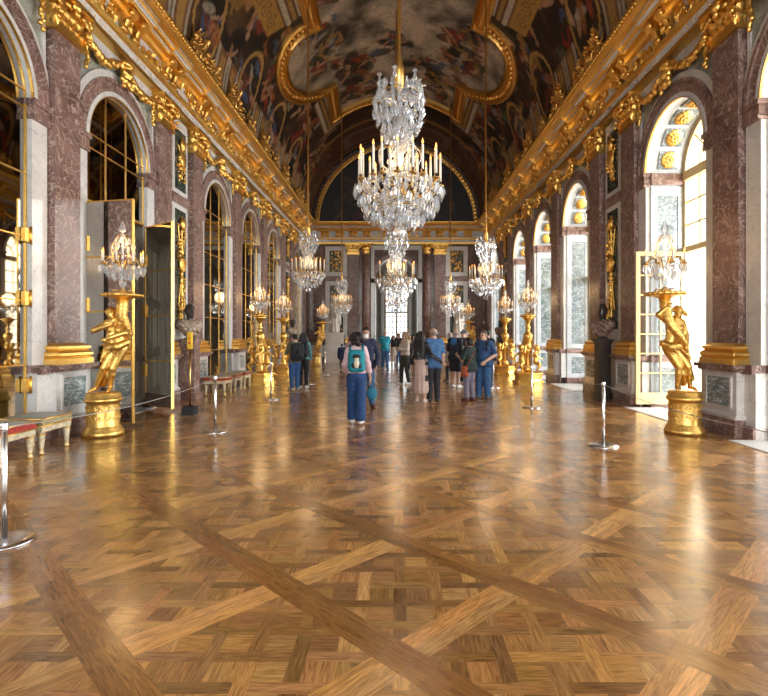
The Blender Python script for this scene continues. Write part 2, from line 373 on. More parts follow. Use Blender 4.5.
# ------------------------------------------------------------------ ceiling vault
VR, VZ = 5.12, 8.28
FR = [(2.98,6.5),(2.96,12),(2.95,18.0),(3.3,17.86),(3.6,17.84),(3.85,17.93),(4.05,18.15),(4.19,18.5),(4.27,18.95),(4.29,19.5),(4.26,20.05),(4.19,20.6),(4.07,21.15),(3.9,21.65),(3.68,22.1),(3.4,22.45),(3.1,22.68),(2.92,22.75),(3.05,25.5)]
def vpt(th, y, inset=0): r = VR-inset; return Vector((r*math.cos(th), y, VZ+r*math.sin(th)))
FRA = [(math.acos(x/VR), y) for x, y in FR]
FLOOP = FRA+[(FRA[-1][0]+(PI-2*FRA[-1][0])*t, 25.5) for t in np.linspace(0,1,14)[1:-1]]+[(PI-a, y) for a, y in FRA[::-1]]
def paint_rng():
    rg = np.random.RandomState(11)
    ns, ny = 330, 470
    s = np.linspace(0, PI, ns); y = np.linspace(4.0, END+.02, ny)
    TH, Y = np.meshgrid(s, y, indexing='ij'); S = TH*VR; X = VR*np.cos(TH)
    def vnoise(fs, seed):
        r = np.random.RandomState(seed); out = np.zeros_like(S); amp = 1; tot = 0
        for o in range(4):
            g = r.rand(128, 128); a = S*fs*2**o; b = Y*fs*2**o; ia = np.floor(a).astype(int); ib = np.floor(b).astype(int); fa = a-ia; fb = b-ib
            fa = fa*fa*(3-2*fa); fb = fb*fb*(3-2*fb); q = lambda i, j: g[i % 128, j % 128]
            out += amp*((q(ia,ib)*(1-fa)+q(ia+1,ib)*fa)*(1-fb)+(q(ia,ib+1)*(1-fa)+q(ia+1,ib+1)*fa)*fb); tot += amp; amp *= .55
        return out/tot
    n1, n2, n3 = vnoise(.9,1), vnoise(1.7,2), vnoise(3.2,5)
    C = np.zeros(S.shape+(3,)); mixc = lambda a, b, t: np.array(a)*(1-t[...,None])+np.array(b)*t[...,None]
    C[:] = mixc((.022,.013,.008), (.12,.06,.028), np.clip((n1-.35)*3,0,1))
    C[:] = C*(1-.5*np.clip((n2-.5)*4,0,1)[...,None])
    # inside of the great frame: cloudy sky
    poly = [(a*VR, b) for a, b in FLOOP]+[((PI-FRA[0][0])*VR, 4.0), (FRA[0][0]*VR, 4.0)]
    ins = np.zeros(S.shape, bool)
    for i in range(len(poly)):
        (x0,y0),(x1,y1) = poly[i], poly[(i+1) % len(poly)]
        if y0 == y1: continue
        c = ((y0 > Y) != (y1 > Y))&(S < (x1-x0)*(Y-y0)/(y1-y0)+x0); ins ^= c
    sky = mixc((.09,.07,.05), (.62,.50,.38), np.clip((n1*.6+n2*.4-.32)*3.2,0,1))
    C[ins] = sky[ins]
    def stroke(cs, cy, l, wd, a, col, al=.9, only=None, wav=.0):
        i0 = max(0, int((cs-l)/VR/PI*(ns-1))); i1 = min(ns, int((cs+l)/VR/PI*(ns-1))+2); d = (END-4)/(ny-1)
        j0 = max(0, int((cy-l-4)/d)); j1 = min(ny, int((cy+l-4)/d)+2)
        if i0 >= i1 or j0 >= j1: return
        ds = S[i0:i1,j0:j1]-cs; dy = Y[i0:i1,j0:j1]-cy; u = ds*math.cos(a)+dy*math.sin(a); v = -ds*math.sin(a)+dy*math.cos(a)+wav*np.sin(u*7/l+cs*9)
        r = (u/l)**2+(v/wd)**2; m = np.clip((1-r)*3,0,1)*al
        if only is not None: m = m*(ins[i0:i1,j0:j1] == only)
        tex = (.75+.6*(n3[i0:i1,j0:j1]-.3))[...,None]
        C[i0:i1,j0:j1] = C[i0:i1,j0:j1]*(1-m[...,None])+np.array(col)*tex*m[...,None]
    FL = [(.50,.27,.15),(.42,.21,.11),(.55,.33,.2)]; DR = [(.30,.03,.02),(.34,.06,.03),(.08,.12,.22),(.38,.22,.06),(.12,.13,.09),(.42,.37,.28),(.20,.05,.03),(.36,.13,.04)]
    def cluster(cs, cy, k, only, q=1.0):
        for _ in range(3): stroke(cs+rg.normal()*.4*k, cy+rg.normal()*.4*k, .55*k, .3*k, rg.rand()*PI, (.018,.012,.009), .85, only)
        for _ in range(rg.randint(5,9)): stroke(cs+rg.normal()*.32*k, cy+rg.normal()*.32*k, rg.uniform(.25,.5)*k, rg.uniform(.08,.17)*k, rg.rand()*PI, DR[rg.randint(len(DR))], .85*q, only, .05*k)
        for _ in range(rg.randint(3,6)):
            a = rg.rand()*PI; px, py = cs+rg.normal()*.3*k, cy+rg.normal()*.3*k; c = FL[rg.randint(3)]
            stroke(px, py, .26*k, .075*k, a, c, .95*q, only); stroke(px+.3*k*math.cos(a), py+.3*k*math.sin(a), .085*k, .075*k, 0, c, .95*q, only)
    mid = PI*VR/2
    for sg in (-1, 1):
        for cs, cy, k in ((2.2,19.6,1.0),(2.6,21.4,1.1),(1.2,23.6,.9),(1.4,15.2,1.1),(2.0,17.0,1.0),(2.7,24.4,.8),(.2,20.8,.7),(.8,13.5,1.0),(3.2,18.6,.9),(1.7,24.2,1.2),(.5,24.6,1.0),(2.2,22.6,1.2),(1.0,22.0,.9),(3.1,20.6,1.1)):
            if rg.rand() < .9: cluster(mid+sg*cs+rg.normal()*.15, cy+rg.normal()*.2, k, True)
        for yy in np.arange(5, 30.5, 1.25):          # figures along the haunches
            cluster(mid+sg*rg.uniform(4.2,5.2), yy+rg.normal()*.2, rg.uniform(1.15,1.7), False)
            cluster(mid+sg*rg.uniform(5.4,6.9), yy+rg.normal()*.2, rg.uniform(.7,1.1), False)
    def region(m, col, al=1): C[m] = C[m]*(1-al)+np.array(col)*al
    out = np.minimum(S, PI*VR-S)                      # arc length up from the cornice
    edge = math.acos(2.95/VR)*VR                      # arc of the straight sides
    d = edge-out
    ST = [(.10,(.22,.10,.035)),(.26,(.62,.55,.45)),(.36,(.16,.07,.03)),(.5,(.46,.27,.08)),(.62,(.19,.08,.03)),(.78,(.60,.53,.42)),(.9,(.24,.12,.05))]
    def stripes(dist, cond, off=.12):
        prev = off
        for e, c in ST: region(cond&(dist >= prev)&(dist < e+off), c, .92); prev = e+off
    for yc in (9.0, 15.4):                            # stepped frames beside the straight sides
        hh = 1.75
        lim = (np.abs(Y-yc) < hh+.05)
        # chevron ends: stripes turn with the corner
        dd = np.maximum(d, d-(hh-np.abs(Y-yc))+0.0)
        stripes(d, lim&(d < hh-np.abs(Y-yc)+.9))
        pan = lim&(d > 1.02)&(d < 1.75)&(np.abs(Y-yc) < hh-(d-.8)*.5)
        region(pan, (.50,.28,.07), .95)
        for k in (-.8,-.27,.27,.8):
            r = np.hypot(d-1.38, Y-yc-k*1.1)
            region(r < .24, (.17,.085,.03), .9); region((r < .19)&(r > .12), (.56,.34,.1), .95); region(r < .07, (.5,.3,.09), .95)
    d2 = np.maximum(d+.0, Y-25.5)                      # corner frames at the far end
    cn = (Y > 23.0)&(out < edge+.2)&(out > edge-1.3)
    stripes(np.maximum(d, (Y-25.5)), cn&(Y < 26.6))
    rowm = (Y > 25.7)&(np.abs(X) < 3.1)
    region(rowm&(Y < 26.0), (.3,.16,.06), .8)
    # painted transverse bands before the lunette
    band = (Y > 27.6)&(Y < 27.95); region(band, (.34,.18,.06), .9)
    b2 = (Y > 28.2)&(Y < 30.6); region(b2, (.13,.052,.03), .75)
    pa = b2&(np.abs(X) < 3.0)&(Y > 28.6)&(Y < 30.2); region(pa, (.24,.17,.13), .8)
    pa = b2&(np.abs(X) < 2.7)&(Y > 28.85)&(Y < 29.95); region(pa, (.16,.06,.04), .9)
    region((Y > 30.6)&(Y < 30.8), (.35,.19,.06), .9)
    # ovals and cartouches along the haunches
    for yc in np.arange(6.2, 31, 3.6):
        for sg in (0, 1):
            o2 = S if sg == 0 else PI*VR-S
            r = np.hypot((o2-1.55)/1.15, (Y-yc)/.85)
            region((r > .86)&(r < 1.0), (.48,.28,.08), .9); region((r > 1.0)&(r < 1.06), (.05,.025,.01), .9)
            for _ in range(5): stroke((1.55+rg.normal()*.4) if sg == 0 else PI*VR-1.55+rg.normal()*.4, yc+rg.normal()*.3, .4, .14, rg.rand()*PI, (DR+FL)[rg.randint(11)], .8)
            for k in (-1.35, 1.35):
                z = (np.abs(Y-yc-k) < .42)&(o2 > .25)&(o2 < 1.5)
                region(z, (.47,.40,.31), .85); region(z&(np.abs(Y-yc-k) < .30), (.20,.09,.035), .95); region(z&(np.abs(Y-yc-k) < .17)&(o2 < 1.35)&(o2 > .4), (.40,.22,.06), .9)
    C = np.clip((C*1.2)**1.06, 0, 1)
    me = bpy.data.meshes.new('ceiling')
    V = np.stack([VR*np.cos(TH), Y, VZ+VR*np.sin(TH)], -1).reshape(-1,3)
    a = np.arange(ns*ny).reshape(ns, ny); F = np.stack([a[:-1,:-1], a[:-1,1:], a[1:,1:], a[1:,:-1]], -1).reshape(-1,4)
    me.from_pydata(V.tolist(), [], F.tolist()); me.polygons.foreach_set('use_smooth', [True]*len(F))
    ca = me.color_attributes.new('paint', 'FLOAT_COLOR', 'POINT'); ca.data.foreach_set('color', np.concatenate([C, np.ones(C.shape[:2]+(1,))], -1).astype(np.float32).ravel())
    me.materials.append(M['fresco']); o = bpy.data.objects.new('ceiling', me); link(o)
    return tag(o, 'dark painted barrel vault with figures and feigned stone frames', None, None, 'structure')
paint_rng()
k = MB(); n = 24
for i in range(n):
    a, b_ = PI*i/n, PI*(i+1)/n
    k.quad(tuple(vpt(a, BACK)), tuple(vpt(b_, BACK)), tuple(vpt(b_, 4.0)), tuple(vpt(a, 4.0)))
    k.quad(tuple(vpt(a, BACK, -.3)), tuple(vpt(b_, BACK, -.3)), tuple(vpt(b_, END+.3, -.3)), tuple(vpt(a, END+.3, -.3)))
o = k.build('ceiling_vault', plain('brown_plaster', (.09,.055,.035), .6)); tag(o, 'rear length of the painted vault', None, None, 'structure')

def vault_band(mb, pts, prof, inset0=0, closed=False, mi=0):
    """sweep a moulding along (theta,y) points lying on the vault"""
    P = []
    for i in range(len(pts)-1):                        # even out the spacing
        (a,b_),(c,d) = pts[i], pts[i+1]; m = max(1, int(math.hypot((c-a)*VR, d-b_)/.3))
        for j in range(m): P.append((a+(c-a)*j/m, b_+(d-b_)*j/m))
    P.append(pts[-1]); V = []; m = len(prof)
    Q = [vpt(*p) for p in P]
    for i, p in enumerate(Q):
        t0 = (Q[i]-Q[max(i-1,0)]); t1 = (Q[min(i+1,len(Q)-1)]-Q[i])
        t0 = t0.normalized() if t0.length > 0 else t1.normalized(); t1 = t1.normalized() if t1.length > 0 else t0
        t = (t0+t1).normalized(); nn = Vector((-p.x, 0, VZ-p.z)).normalized(); s_ = t.cross(nn).normalized()
        mit = 1/max(.5, t.dot(t1))
        for a, h in prof: V.append(tuple(p+s_*(a*mit)+nn*(h+inset0)))
    mb.add(V, [(i*m+j, i*m+j+1, (i+1)*m+j+1, (i+1)*m+j) for i in range(len(Q)-1) for j in range(m-1)], mi)
    return Q
fr = thing('painting_frame', 'carved gilt lobed frame round the cloudy central painting of the vault', 'picture frame', (0,0,0))
k = MB(); Q = vault_band(k, FLOOP, [(-.30,-.02),(-.30,.09),(-.21,.13),(-.16,.07),(.13,.07),(.18,.18),(.30,.15),(.30,-.02)])
o = k.build('moulding', M['goldd'], fr)
k = MB()
for i in range(len(Q)-1):
    for t in (0,.5):
        p = Q[i].lerp(Q[i+1], t); nn = Vector((-p.x,0,VZ-p.z)).normalized(); k.sphere(tuple(p+nn*.08), .10, 6)
k.build('beading', M['goldd'], fr)

# ------------------------------------------------------------------ side walls
def arch_pts(c, r, n=24): return [(c+r*math.cos(PI*i/n), AZ+r*math.sin(PI*i/n)) for i in range(n+1)]
def side_wall(name, sg, label):
    k = MB(); ZT = 8.4; T = -.06
    X = lambda x: sg*(WX-x)
    ys = [BACK]+[v for a in ARCH for v in (a-AR, a+AR)]+[END]
    for i in range(0, len(ys), 2): k.quad((X(0),ys[i],0),(X(0),ys[i+1],0),(X(0),ys[i+1],AZ),(X(0),ys[i],AZ), 0)
    for i in range(0, len(ys), 2): k.quad((X(0),ys[i],AZ),(X(0),ys[i+1],AZ),(X(0),ys[i+1],ZT),(X(0),ys[i],ZT), 1)
    for a in ARCH:
        p = arch_pts(a, AR)
        for j in range(len(p)-1): k.quad((X(0),p[j][0],p[j][1]),(X(0),p[j+1][0],p[j+1][1]),(X(0),p[j+1][0],ZT),(X(0),p[j][0],ZT), 1)
    o = k.build(name, [M['white'], M['spandrel']]); tag(o, label, None, None, 'structure'); return o
side_wall('wall_left', -1, 'white marble wall with arched mirrors')
side_wall('wall_right', 1, 'white marble wall with arched windows')

def ring(mb, r0, r1, x0, x1, mi=0, n=32, cz=AZ, ends=True):
    v = []
    for i in range(n+1):
        a = PI*i/n; c, s_ = math.cos(a), math.sin(a)
        v += [(x0, r0*c, cz+r0*s_), (x1, r0*c, cz+r0*s_), (x1, r1*c, cz+r1*s_), (x0, r1*c, cz+r1*s_)]
    f = [(4*i+j, 4*i+(j+1)%4, 4*i+4+(j+1)%4, 4*i+4+j) for i in range(n) for j in range(4)]
    f += [(0,1,2,3), (4*n,4*n+1,4*n+2,4*n+3)]
    return mb.add(v, f, mi)
def both(side): return (-WX, 0) if side < 0 else (WX, PI)
# marble surrounds: red archivolt, imposts, white jambs, dado
def surround():
    r = bpy.data.objects.new('trim_1', None); link(r); tag(r, None, None, None, 'structure')
    k = MB(); ring(k, 1.18, 1.43, -.02, .07); ring(k, 1.36, 1.43, .07, .10); k.build('archivolt', M['red'], r)
    k = MB(); ring(k, 1.085, 1.18, -.06, .085); ring(k, 1.43, 1.56, -.02, .05); k.build('archivolt_fillet', M['white'], r)
    k = MB(); ring(k, 1.078, 1.095, .05, .09); k.build('gilt_fillet', M['gold'], r)
    k = MB()
    for s_ in (-1, 1):
        a, b_ = sorted((s_*1.09, s_*1.45)); k.box(-.06, .09, a, b_, 4.92, 5.10); k.box(-.06, .12, a-.02, b_+.02, 5.08, 5.17); k.box(-.05,.10,a,b_,4.86,4.93)
    k.build('impost', M['red'], r)
    k = MB()
    for s_ in (-1, 1): a, b_ = sorted((s_*1.10, s_*1.44)); k.box(-.05, .05, a, b_, 1.14, 4.88); k.box(-.05, .13, a, b_, .0, 1.02)
    k.build('jamb', M['white'], r)
    k = MB(); k.box(-.02,.035,-1.42,1.42,6.86,7.09)
    for s_ in (-1, 1): k.box(-.02,.03,*sorted((s_*1.37,s_*1.44)),5.17,6.86)
    k.build('spandrel_border', M['white'], r)
    k = MB()
    for s_ in (-1, 1): a, b_ = sorted((s_*1.10, s_*1.45)); k.box(-.05, .19, a, b_, 1.00, 1.14); k.box(-.05, .17, a, b_, 0, .2)
    k.build('dado_cap', M['red'], r)
    return r
sur = surround(); first = True
for side in (-1, 1):
    for y in VIS+[3.07]:
        x, rz = both(side); lb = 'red and white marble surround of an arch'
        if first: sur.location = (x, y, 0); sur.rotation_euler.z = rz; first = False
        else: dup(sur, (x, y, 0), rz)

# ------------------------------------------------------------------ ornament pieces
def leaf(mb, base, up, out, Ln, W, curl=1.0, mi=0):
    base, up, out = Vector(base), Vector(up).normalized(), Vector(out).normalized(); sd_ = up.cross(out).normalized()
    v = []; n = 6
    for i in range(n+1):
        t = i/n; c = base+up*(Ln*(t-.35*curl*max(0,t-.55)**1.3*2))+out*(Ln*curl*(.10*t+.55*max(0,t-.45)**1.6))
        ww = W*(.55+.75*math.sin(PI*min(1,t*.9+.08)))*(1 if i % 2 == 0 else .82)*(1-.55*t**4)
        for s_ in (-1,-.5,0,.5,1): v.append(tuple(c+sd_*(s_*ww*.5)+out*(-.12*W*abs(s_)+(.05*W if s_ == 0 else 0))))
    mb.add(v, [(5*i+j, 5*i+j+1, 5*i+j+6, 5*i+j+5) for i in range(n) for j in range(4)], mi, True)
def volute(mb, c, axis_y, r, wd, sgn=1, mi=0):
    P = []
    for i in range(22):
        t = i/21; a = sgn*t*2.1*2*PI+PI/2; rr = r*(1-t*.82); P.append((c[0]+rr*math.cos(a) if axis_y else c[0], c[1] if axis_y else c[1]+rr*math.cos(a), c[2]+rr*math.sin(a)))
    mb.tube(P, [wd*(1-.4*i/21) for i in range(22)], 6, mi)
def lumps(mb, w, h, n, seed, d=.06, leaves=True, mi=0):
    """foliage, shields and ribbons in relief over a w x h field, standing out along +x"""
    r = random.Random(seed)
    for _ in range(n):
        y, z = r.uniform(-w/2, w/2), r.uniform(0, h); s_ = r.uniform(.03, .075)*min(1.6, max(.7, w*1.6))
        q = r.random()
        if q < .45: mb.sphere((d*.4, y, z), s_, 8, mi, True, (d*.55/s_+.3, r.uniform(.5,1), r.uniform(.8,1.6)))
        elif q < .8: a = r.uniform(0, 2*PI); leaf(mb, (.01, y, z), (0, math.cos(a), math.sin(a)), (1,0,0), s_*3, s_*1.7, 1.0, mi)
        else:
            a0 = r.uniform(0, 2*PI); P = [(d*.5, y+s_*1.4*(1-i/9)*math.cos(a0+i*.6), z+s_*1.4*(1-i/9)*math.sin(a0+i*.6)) for i in range(10)]; mb.tube(P, s_*.35, 6, mi)

# ------------------------------------------------------------------ pilasters
def make_pilaster(label):
    r = thing('pilaster', label, 'pilaster', group='red marble pilasters')
    k = MB(); k.box(0, .15, -.33, .33, 1.42, 6.5)
    k.build('shaft', M['red'], r)
    k = MB(); pr = [(.0,1.13),(.31,1.13),(.31,1.22),(.285,1.24),(.305,1.27),(.30,1.31),(.28,1.33),(.25,1.36),(.28,1.38),(.275,1.42),(.22,1.44),(.19,1.47),(0,1.47)]
    for j in range(len(pr)-1):
        (x0,z0),(x1,z1) = pr[j], pr[j+1]; y0, y1 = .14+x0 if x0 else .33, .14+x1 if x1 else .33
        k.quad((x0,-y0,z0),(x0,y0,z0),(x1,y1,z1),(x1,-y1,z1))
        for s_ in (-1,1): k.quad((0,s_*y0,z0),(x0,s_*y0,z0),(x1,s_*y1,z1),(0,s_*y1,z1))
    k.build('base', M['gold'], r)
    pl = MB(); pl.box(0, .25, -.44, .44, .34, 1.02).box(.0, .29, -.47, .47, 0, .3)
    for a, b_ in ((.29,.32),(.27,.345)): pl.box(0, a, -.44-(a-.25), .44+(a-.25), b_-.04, b_)
    p = pl.build('plinth', M['white'], r)
    k = MB(); k.box(0, .30, -.475, .475, 0, .27); k.build('plinth_foot', M['red'], p)
    k = MB(); k.box(0, .36, -.53, .53, 1.07, 1.13); k.box(0, .31, -.49, .49, 1.02, 1.075); k.build('plinth_cap', M['red'], p)
    k = MB(); k.box(.2, .262, -.30, .30, .46, .92); k.build('plinth_panel', M['green'], p)
    k = MB()
    for a in ((-.34,.34,.42,.46),(-.34,.34,.92,.96)): k.box(.2,.275,*a)
    for s_ in (-1,1): k.box(.2,.275,*sorted((s_*.30,s_*.34)),.42,.96)
    k.build('panel_frame', M['white'], p)
    # composite capital
    k = MB(); k.box(0, .19, -.36, .36, 6.44, 7.0); k.box(0,.22,-.39,.39,6.44,6.49)
    for y in (-.3,-.15,0,.15,.3): leaf(k, (.17,y,6.48), (0,0,1), (1,0,0), .27, .16, 1.2)
    for y in (-.24,-.08,.08,.24): leaf(k, (.18,y,6.62), (0,0,1), (1,0,0), .33, .17, 1.3)
    for s_ in (-1,1):
        for x in (.06,.15): leaf(k, (x,s_*.35,6.48), (0,0,1), (0,s_,0), .3, .15, 1.2)
        leaf(k, (.10,s_*.36,6.66), (0,0,1), (0,s_,0), .34, .17, 1.3)
        volute(k, (.26, s_*.36, 6.93), False, .12, .035, -s_); volute(k, (.18, s_*.43, 6.93), True, .11, .035, -1)
        k.sphere((.27,s_*.2,6.90),.055,8); k.sphere((.27,s_*.36,6.70),.05,8); k.sphere((.26,s_*.40,6.60),.035,8)
    k.sphere((.28,0,6.97),.10,10); k.sphere((.30,0,6.86),.06,8)
    k.box(0, .33, -.46, .46, 7.01, 7.09); k.box(0,.30,-.43,.43,6.985,7.02)
    k.build('capital', M['gold'], r)
    return r
P0 = None; cnt = 0
for side in (-1, 1):
    i = 0
    for y in PIL[1:]:
        if y < 4.8: continue
        x, rz = both(side); wl = 'mirror' if side < 0 else 'window'
        if y < 8: continue
        i += 1; lb = f'red marble pilaster with gilt capital, {ORD[i-1]} from the camera along the {wl} wall'
        if P0 is None: P0 = make_pilaster(lb); P0.location = (x,y,0); P0.rotation_euler.z = rz
        else: dup(P0, (x,y,0), rz, lb)

# ------------------------------------------------------------------ keystone masks with swags over the arches
def swag_mesh():
    s = SDF(); r = random.Random(5)
    s.ell((.16,0,6.80),(.10,.13,.17)).ell((.2,0,6.95),(.10,.17,.08)).ell((.24,0,6.76),(.05,.05,.08)).ell((.2,0,6.6),(.07,.08,.1))
    for _ in range(14): s.ell((.16+r.uniform(0,.06), r.uniform(-.2,.2), r.uniform(6.5,7.02)), (.05,.05,.06))
    for sg in (-1,1):
        for i in range(22):
            t = i/21; y = .16+t*1.06; z = 6.93-.26*math.sin(t*PI*.85)+.02*t
            for _ in range(2): s.ell((.13+r.uniform(-.02,.04), sg*(y+r.uniform(-.04,.04)), z+r.uniform(-.05,.05)), (.05,.055,.05+.02*math.sin(t*PI)), .015)
        for i in range(9): s.ell((.12, sg*(1.22+r.uniform(-.04,.04)), 6.86-i*.07), (.045,.05*(1-i*.04),.05), .015)
    return s.mesh(.021)
kv = swag_mesh(); K0 = None; pay = {}
for side in (-1,1):
    for i, y in enumerate(VIS):
        x, rz = both(side); lb = f'gilt mask with fruit swags above the {ORD[i]} {"mirrored arch" if side<0 else "window arch"} from the camera'
        if K0 is None:
            K0 = thing('keystone_swag', lb, 'ornament', (x,y,0), rz, 'gilt swags over the arches'); k = MB(); solid(k, kv); k.build('swag', M['gold'], K0)
        else: dup(K0, (x,y,0), rz, lb)

# ------------------------------------------------------------------ entablature
ENT = [(0,7.08),(.22,7.08),(.22,7.17),(.195,7.19),(.195,7.35),(.25,7.37),(.28,7.45),(.17,7.47),(.17,7.86),(.26,7.88),(.30,7.94),(.40,7.955),(.42,7.985),(.44,7.99),(.44,8.02),(.50,8.035),(.53,8.075),(.55,8.08),(.55,8.105),(.66,8.12),(.74,8.17),(.80,8.27),(.80,8.31),(0,8.33)]
EMI = [0,0,0,1,0,0,0,2,0,0,0,0,1,1,0,0,1,1,0,0,0,0,0]
PAIR = []
for a, b_ in zip(PIL[:-1], PIL[1:]): PAIR += [a] if b_-a < 3 else [a, (a+b_)/2]
PAIR.append(PIL[-1]); PAIR = [p for p in PAIR if p > 5]
def entab(name, label, sg=None, end=False):
    r = bpy.data.objects.new(name, None); link(r); tag(r, label, None, None, 'structure')
    k = MB()
    if not end: k.extrude(ENT, BACK, END, 0, EMI)
    else: k.extrude(ENT, -WX+.17, WX-.17, 0, EMI)
    ys = PAIR if not end else [-4.3,-3.4,-2.6,-1.8,-.6,.6,1.8,2.6,3.4,4.3]
    for y in ys:     # the cornice breaks forward over each pair of consoles
        up = [(x+.09, z) for x, z in ENT if z >= 7.955 and z < 8.115]; up = [(.3,7.952)]+up+[(.5,8.13)]
        h = .42 if not end else .3
        k.extrude(up, y-h, y+h, 0, [0,0,0,1,1,0,0,1,1,0,0,0][:len(up)-1])
    k.build('cornice', [M['gold'], M['white'], M['white']], r)
    k = MB()
    for y in ys:
        for s_ in ((-1,1) if not end else (-1,1)):
            yy = y+s_*(.21 if not end else .15)
            P = [(.17,7.5),(.24,7.5),(.30,7.55),(.29,7.62),(.25,7.66),(.27,7.72),(.40,7.76),(.49,7.83),(.48,7.91),(.40,7.95),(.17,7.95)]
            k.extrude(P, yy-.085, yy+.085, 0); k.lathe([(.001,-.1),(.06,-.1),(.06,.1),(.001,.1)], 10, (.42,yy,7.85), 0, True, 'y'); k.lathe([(.001,-.1),(.045,-.1),(.045,.1),(.001,.1)], 10, (.25,yy,7.56), 0, True, 'y')
            leaf(k, (.28,yy,7.60), (.3,0,1), (1,0,0), .26, .13, 1.1)
        k.sphere((.24,y,7.7),.09,8,0,True,(.8,1,1.3)); k.sphere((.26,y,7.82),.06,8)
    k.build('consoles', M['gold'], r)
    k = MB(); e = sorted(ys)
    for j in range(len(e)-1):
        c = (e[j]+e[j+1])/2; h = (e[j+1]-e[j])/2-.36
        if h < .1: continue
        q = MB(); lumps(q, 2*h, .28, int(20*h)+6, 40+j, .05); V = np.vstack(q.v); V[:,0] += .17; V[:,1] += c; V[:,2] += 7.52
        k.add(V, q.f, 0, True)
        for t in np.arange(-h, h, .16): k.sphere((.195, c+t, 7.27), .02, 6, 0, True, (.6,1,1.4))
    k.build('frieze_relief', M['gold'], r)
    k = MB(); y0, y1 = (5, END) if not end else (-4.6, 4.6)
    for y in np.arange(y0, y1, .12): k.sphere((.78, y, 8.22), .05, 6, 0, True, (1,.9,1))
    k.build('cornice_beading', M['gold'], r)
    return r
e1 = entab('trim_2', 'gilt and white entablature above the mirrors'); e1.location = (-WX,0,0)
e2 = entab('trim_3', 'gilt and white entablature above the windows')
e2.location = (WX,0,0); e2.scale = (-1,1,1)
e3 = entab('trim_4', 'gilt and white entablature across the end wall', end=True); e3.location = (0,END,0); e3.rotation_euler.z = -PI/2

# ------------------------------------------------------------------ mirrored arches of the left wall
BARZ = [.2, 1.15, 2.12, 3.08, 4.03, 5.02, 5.28]
def arch_poly(r, z0): return [(-.0, r, z0)]+[(0, r*math.cos(PI*i/28), AZ+r*math.sin(PI*i/28)) for i in range(29)]+[(0, -r, z0)]
def make_mirror(label, zlo, doors):
    r = thing('arched_mirror', label, 'mirror', group=None)
    k = MB(); p = arch_poly(1.09, zlo); k.add([(-.04,y,z) for _,y,z in p], [tuple(range(len(p)))]); k.build('mirror_glass', M['mirror'], r)
    k = MB(); p = arch_poly(1.12, zlo); k.add([(-.075,y,z) for _,y,z in p]+[(-.05,y,z) for _,y,z in p], [tuple(range(len(p))), tuple(range(2*len(p)-1,len(p)-1,-1))]+[(i,i+1,len(p)+i+1,len(p)+i) for i in range(len(p)-1)]); k.build('backing', M['grey_wood'], r)
    k = MB()
    for y in (-.367,.367): k.box(-.045,-.024,y-.008,y+.008,zlo,AZ+math.sqrt(1.08**2-y*y))
    for z in BARZ:
        if z < zlo+.05: continue
        h = 1.08 if z <= AZ else math.sqrt(1.08**2-(z-AZ)**2); k.box(-.045,-.022,-h,h,z-.009,z+.009)
    k.build('glazing_bars', M['goldd'], r)
    k = MB(); ring(k, 1.073, 1.09, -.05, -.02)
    for s_ in (-1,1): k.box(-.05,-.02,*sorted((s_*1.073,s_*1.09)),zlo,AZ)
    k.box(-.06,-.005,-1.09,1.09,zlo,zlo+.05); k.build('frame', M['gold'], r)
    if doors < 1:
        k = MB(); k.box(-.06,.0,-1.09,1.09,0,.2); k.build('bottom_rail', M['brown'], r)
        for s_ in ((-1,1) if doors == 0 else ()):
            for z in (.75,2.05,3.0): k = MB(); k.box(-.03,.035,*sorted((s_*.98,s_*1.12)),z,z+.2); k.lathe([(.02,z-.03),(.02,z+.23)],8,(.04,s_*1.09,0)); k.build('hinge', M['gold'], r)
    return r
ml = ['tall arched mirror nearest the camera cut by the left picture edge', 'fixed arched mirror head above the open mirrored doors', 'arched mirror beside the row of three stools', 'arched mirror, second past the bust on its red pedestal', 'arched mirror, third past the bust on its red pedestal', 'arched mirror at the far end of the mirror wall']
A = make_mirror(ml[0], .2, 0); A.location = (-WX, VIS[0], 0)
make_mirror(ml[1], 4.0, 1).location = (-WX, VIS[1], 0)
A2 = make_mirror(ml[2], .2, -1); A2.location = (-WX, VIS[2], 0)
for i in (3,4,5): dup(A2, (-WX, VIS[i], 0), 0, ml[i])
dup(A, (-WX, 3.07, 0), 0, 'tall arched mirror beside the camera, outside the picture')
for y in (-9.52,-5.92,-2.32):
    k = MB(); k.box(-.10,-.05,-1.15,1.15,0,6.3); o = k.build('wall_left_panel', M['white'], None, (-WX,y,0)); tag(o, None, None, None, 'structure')

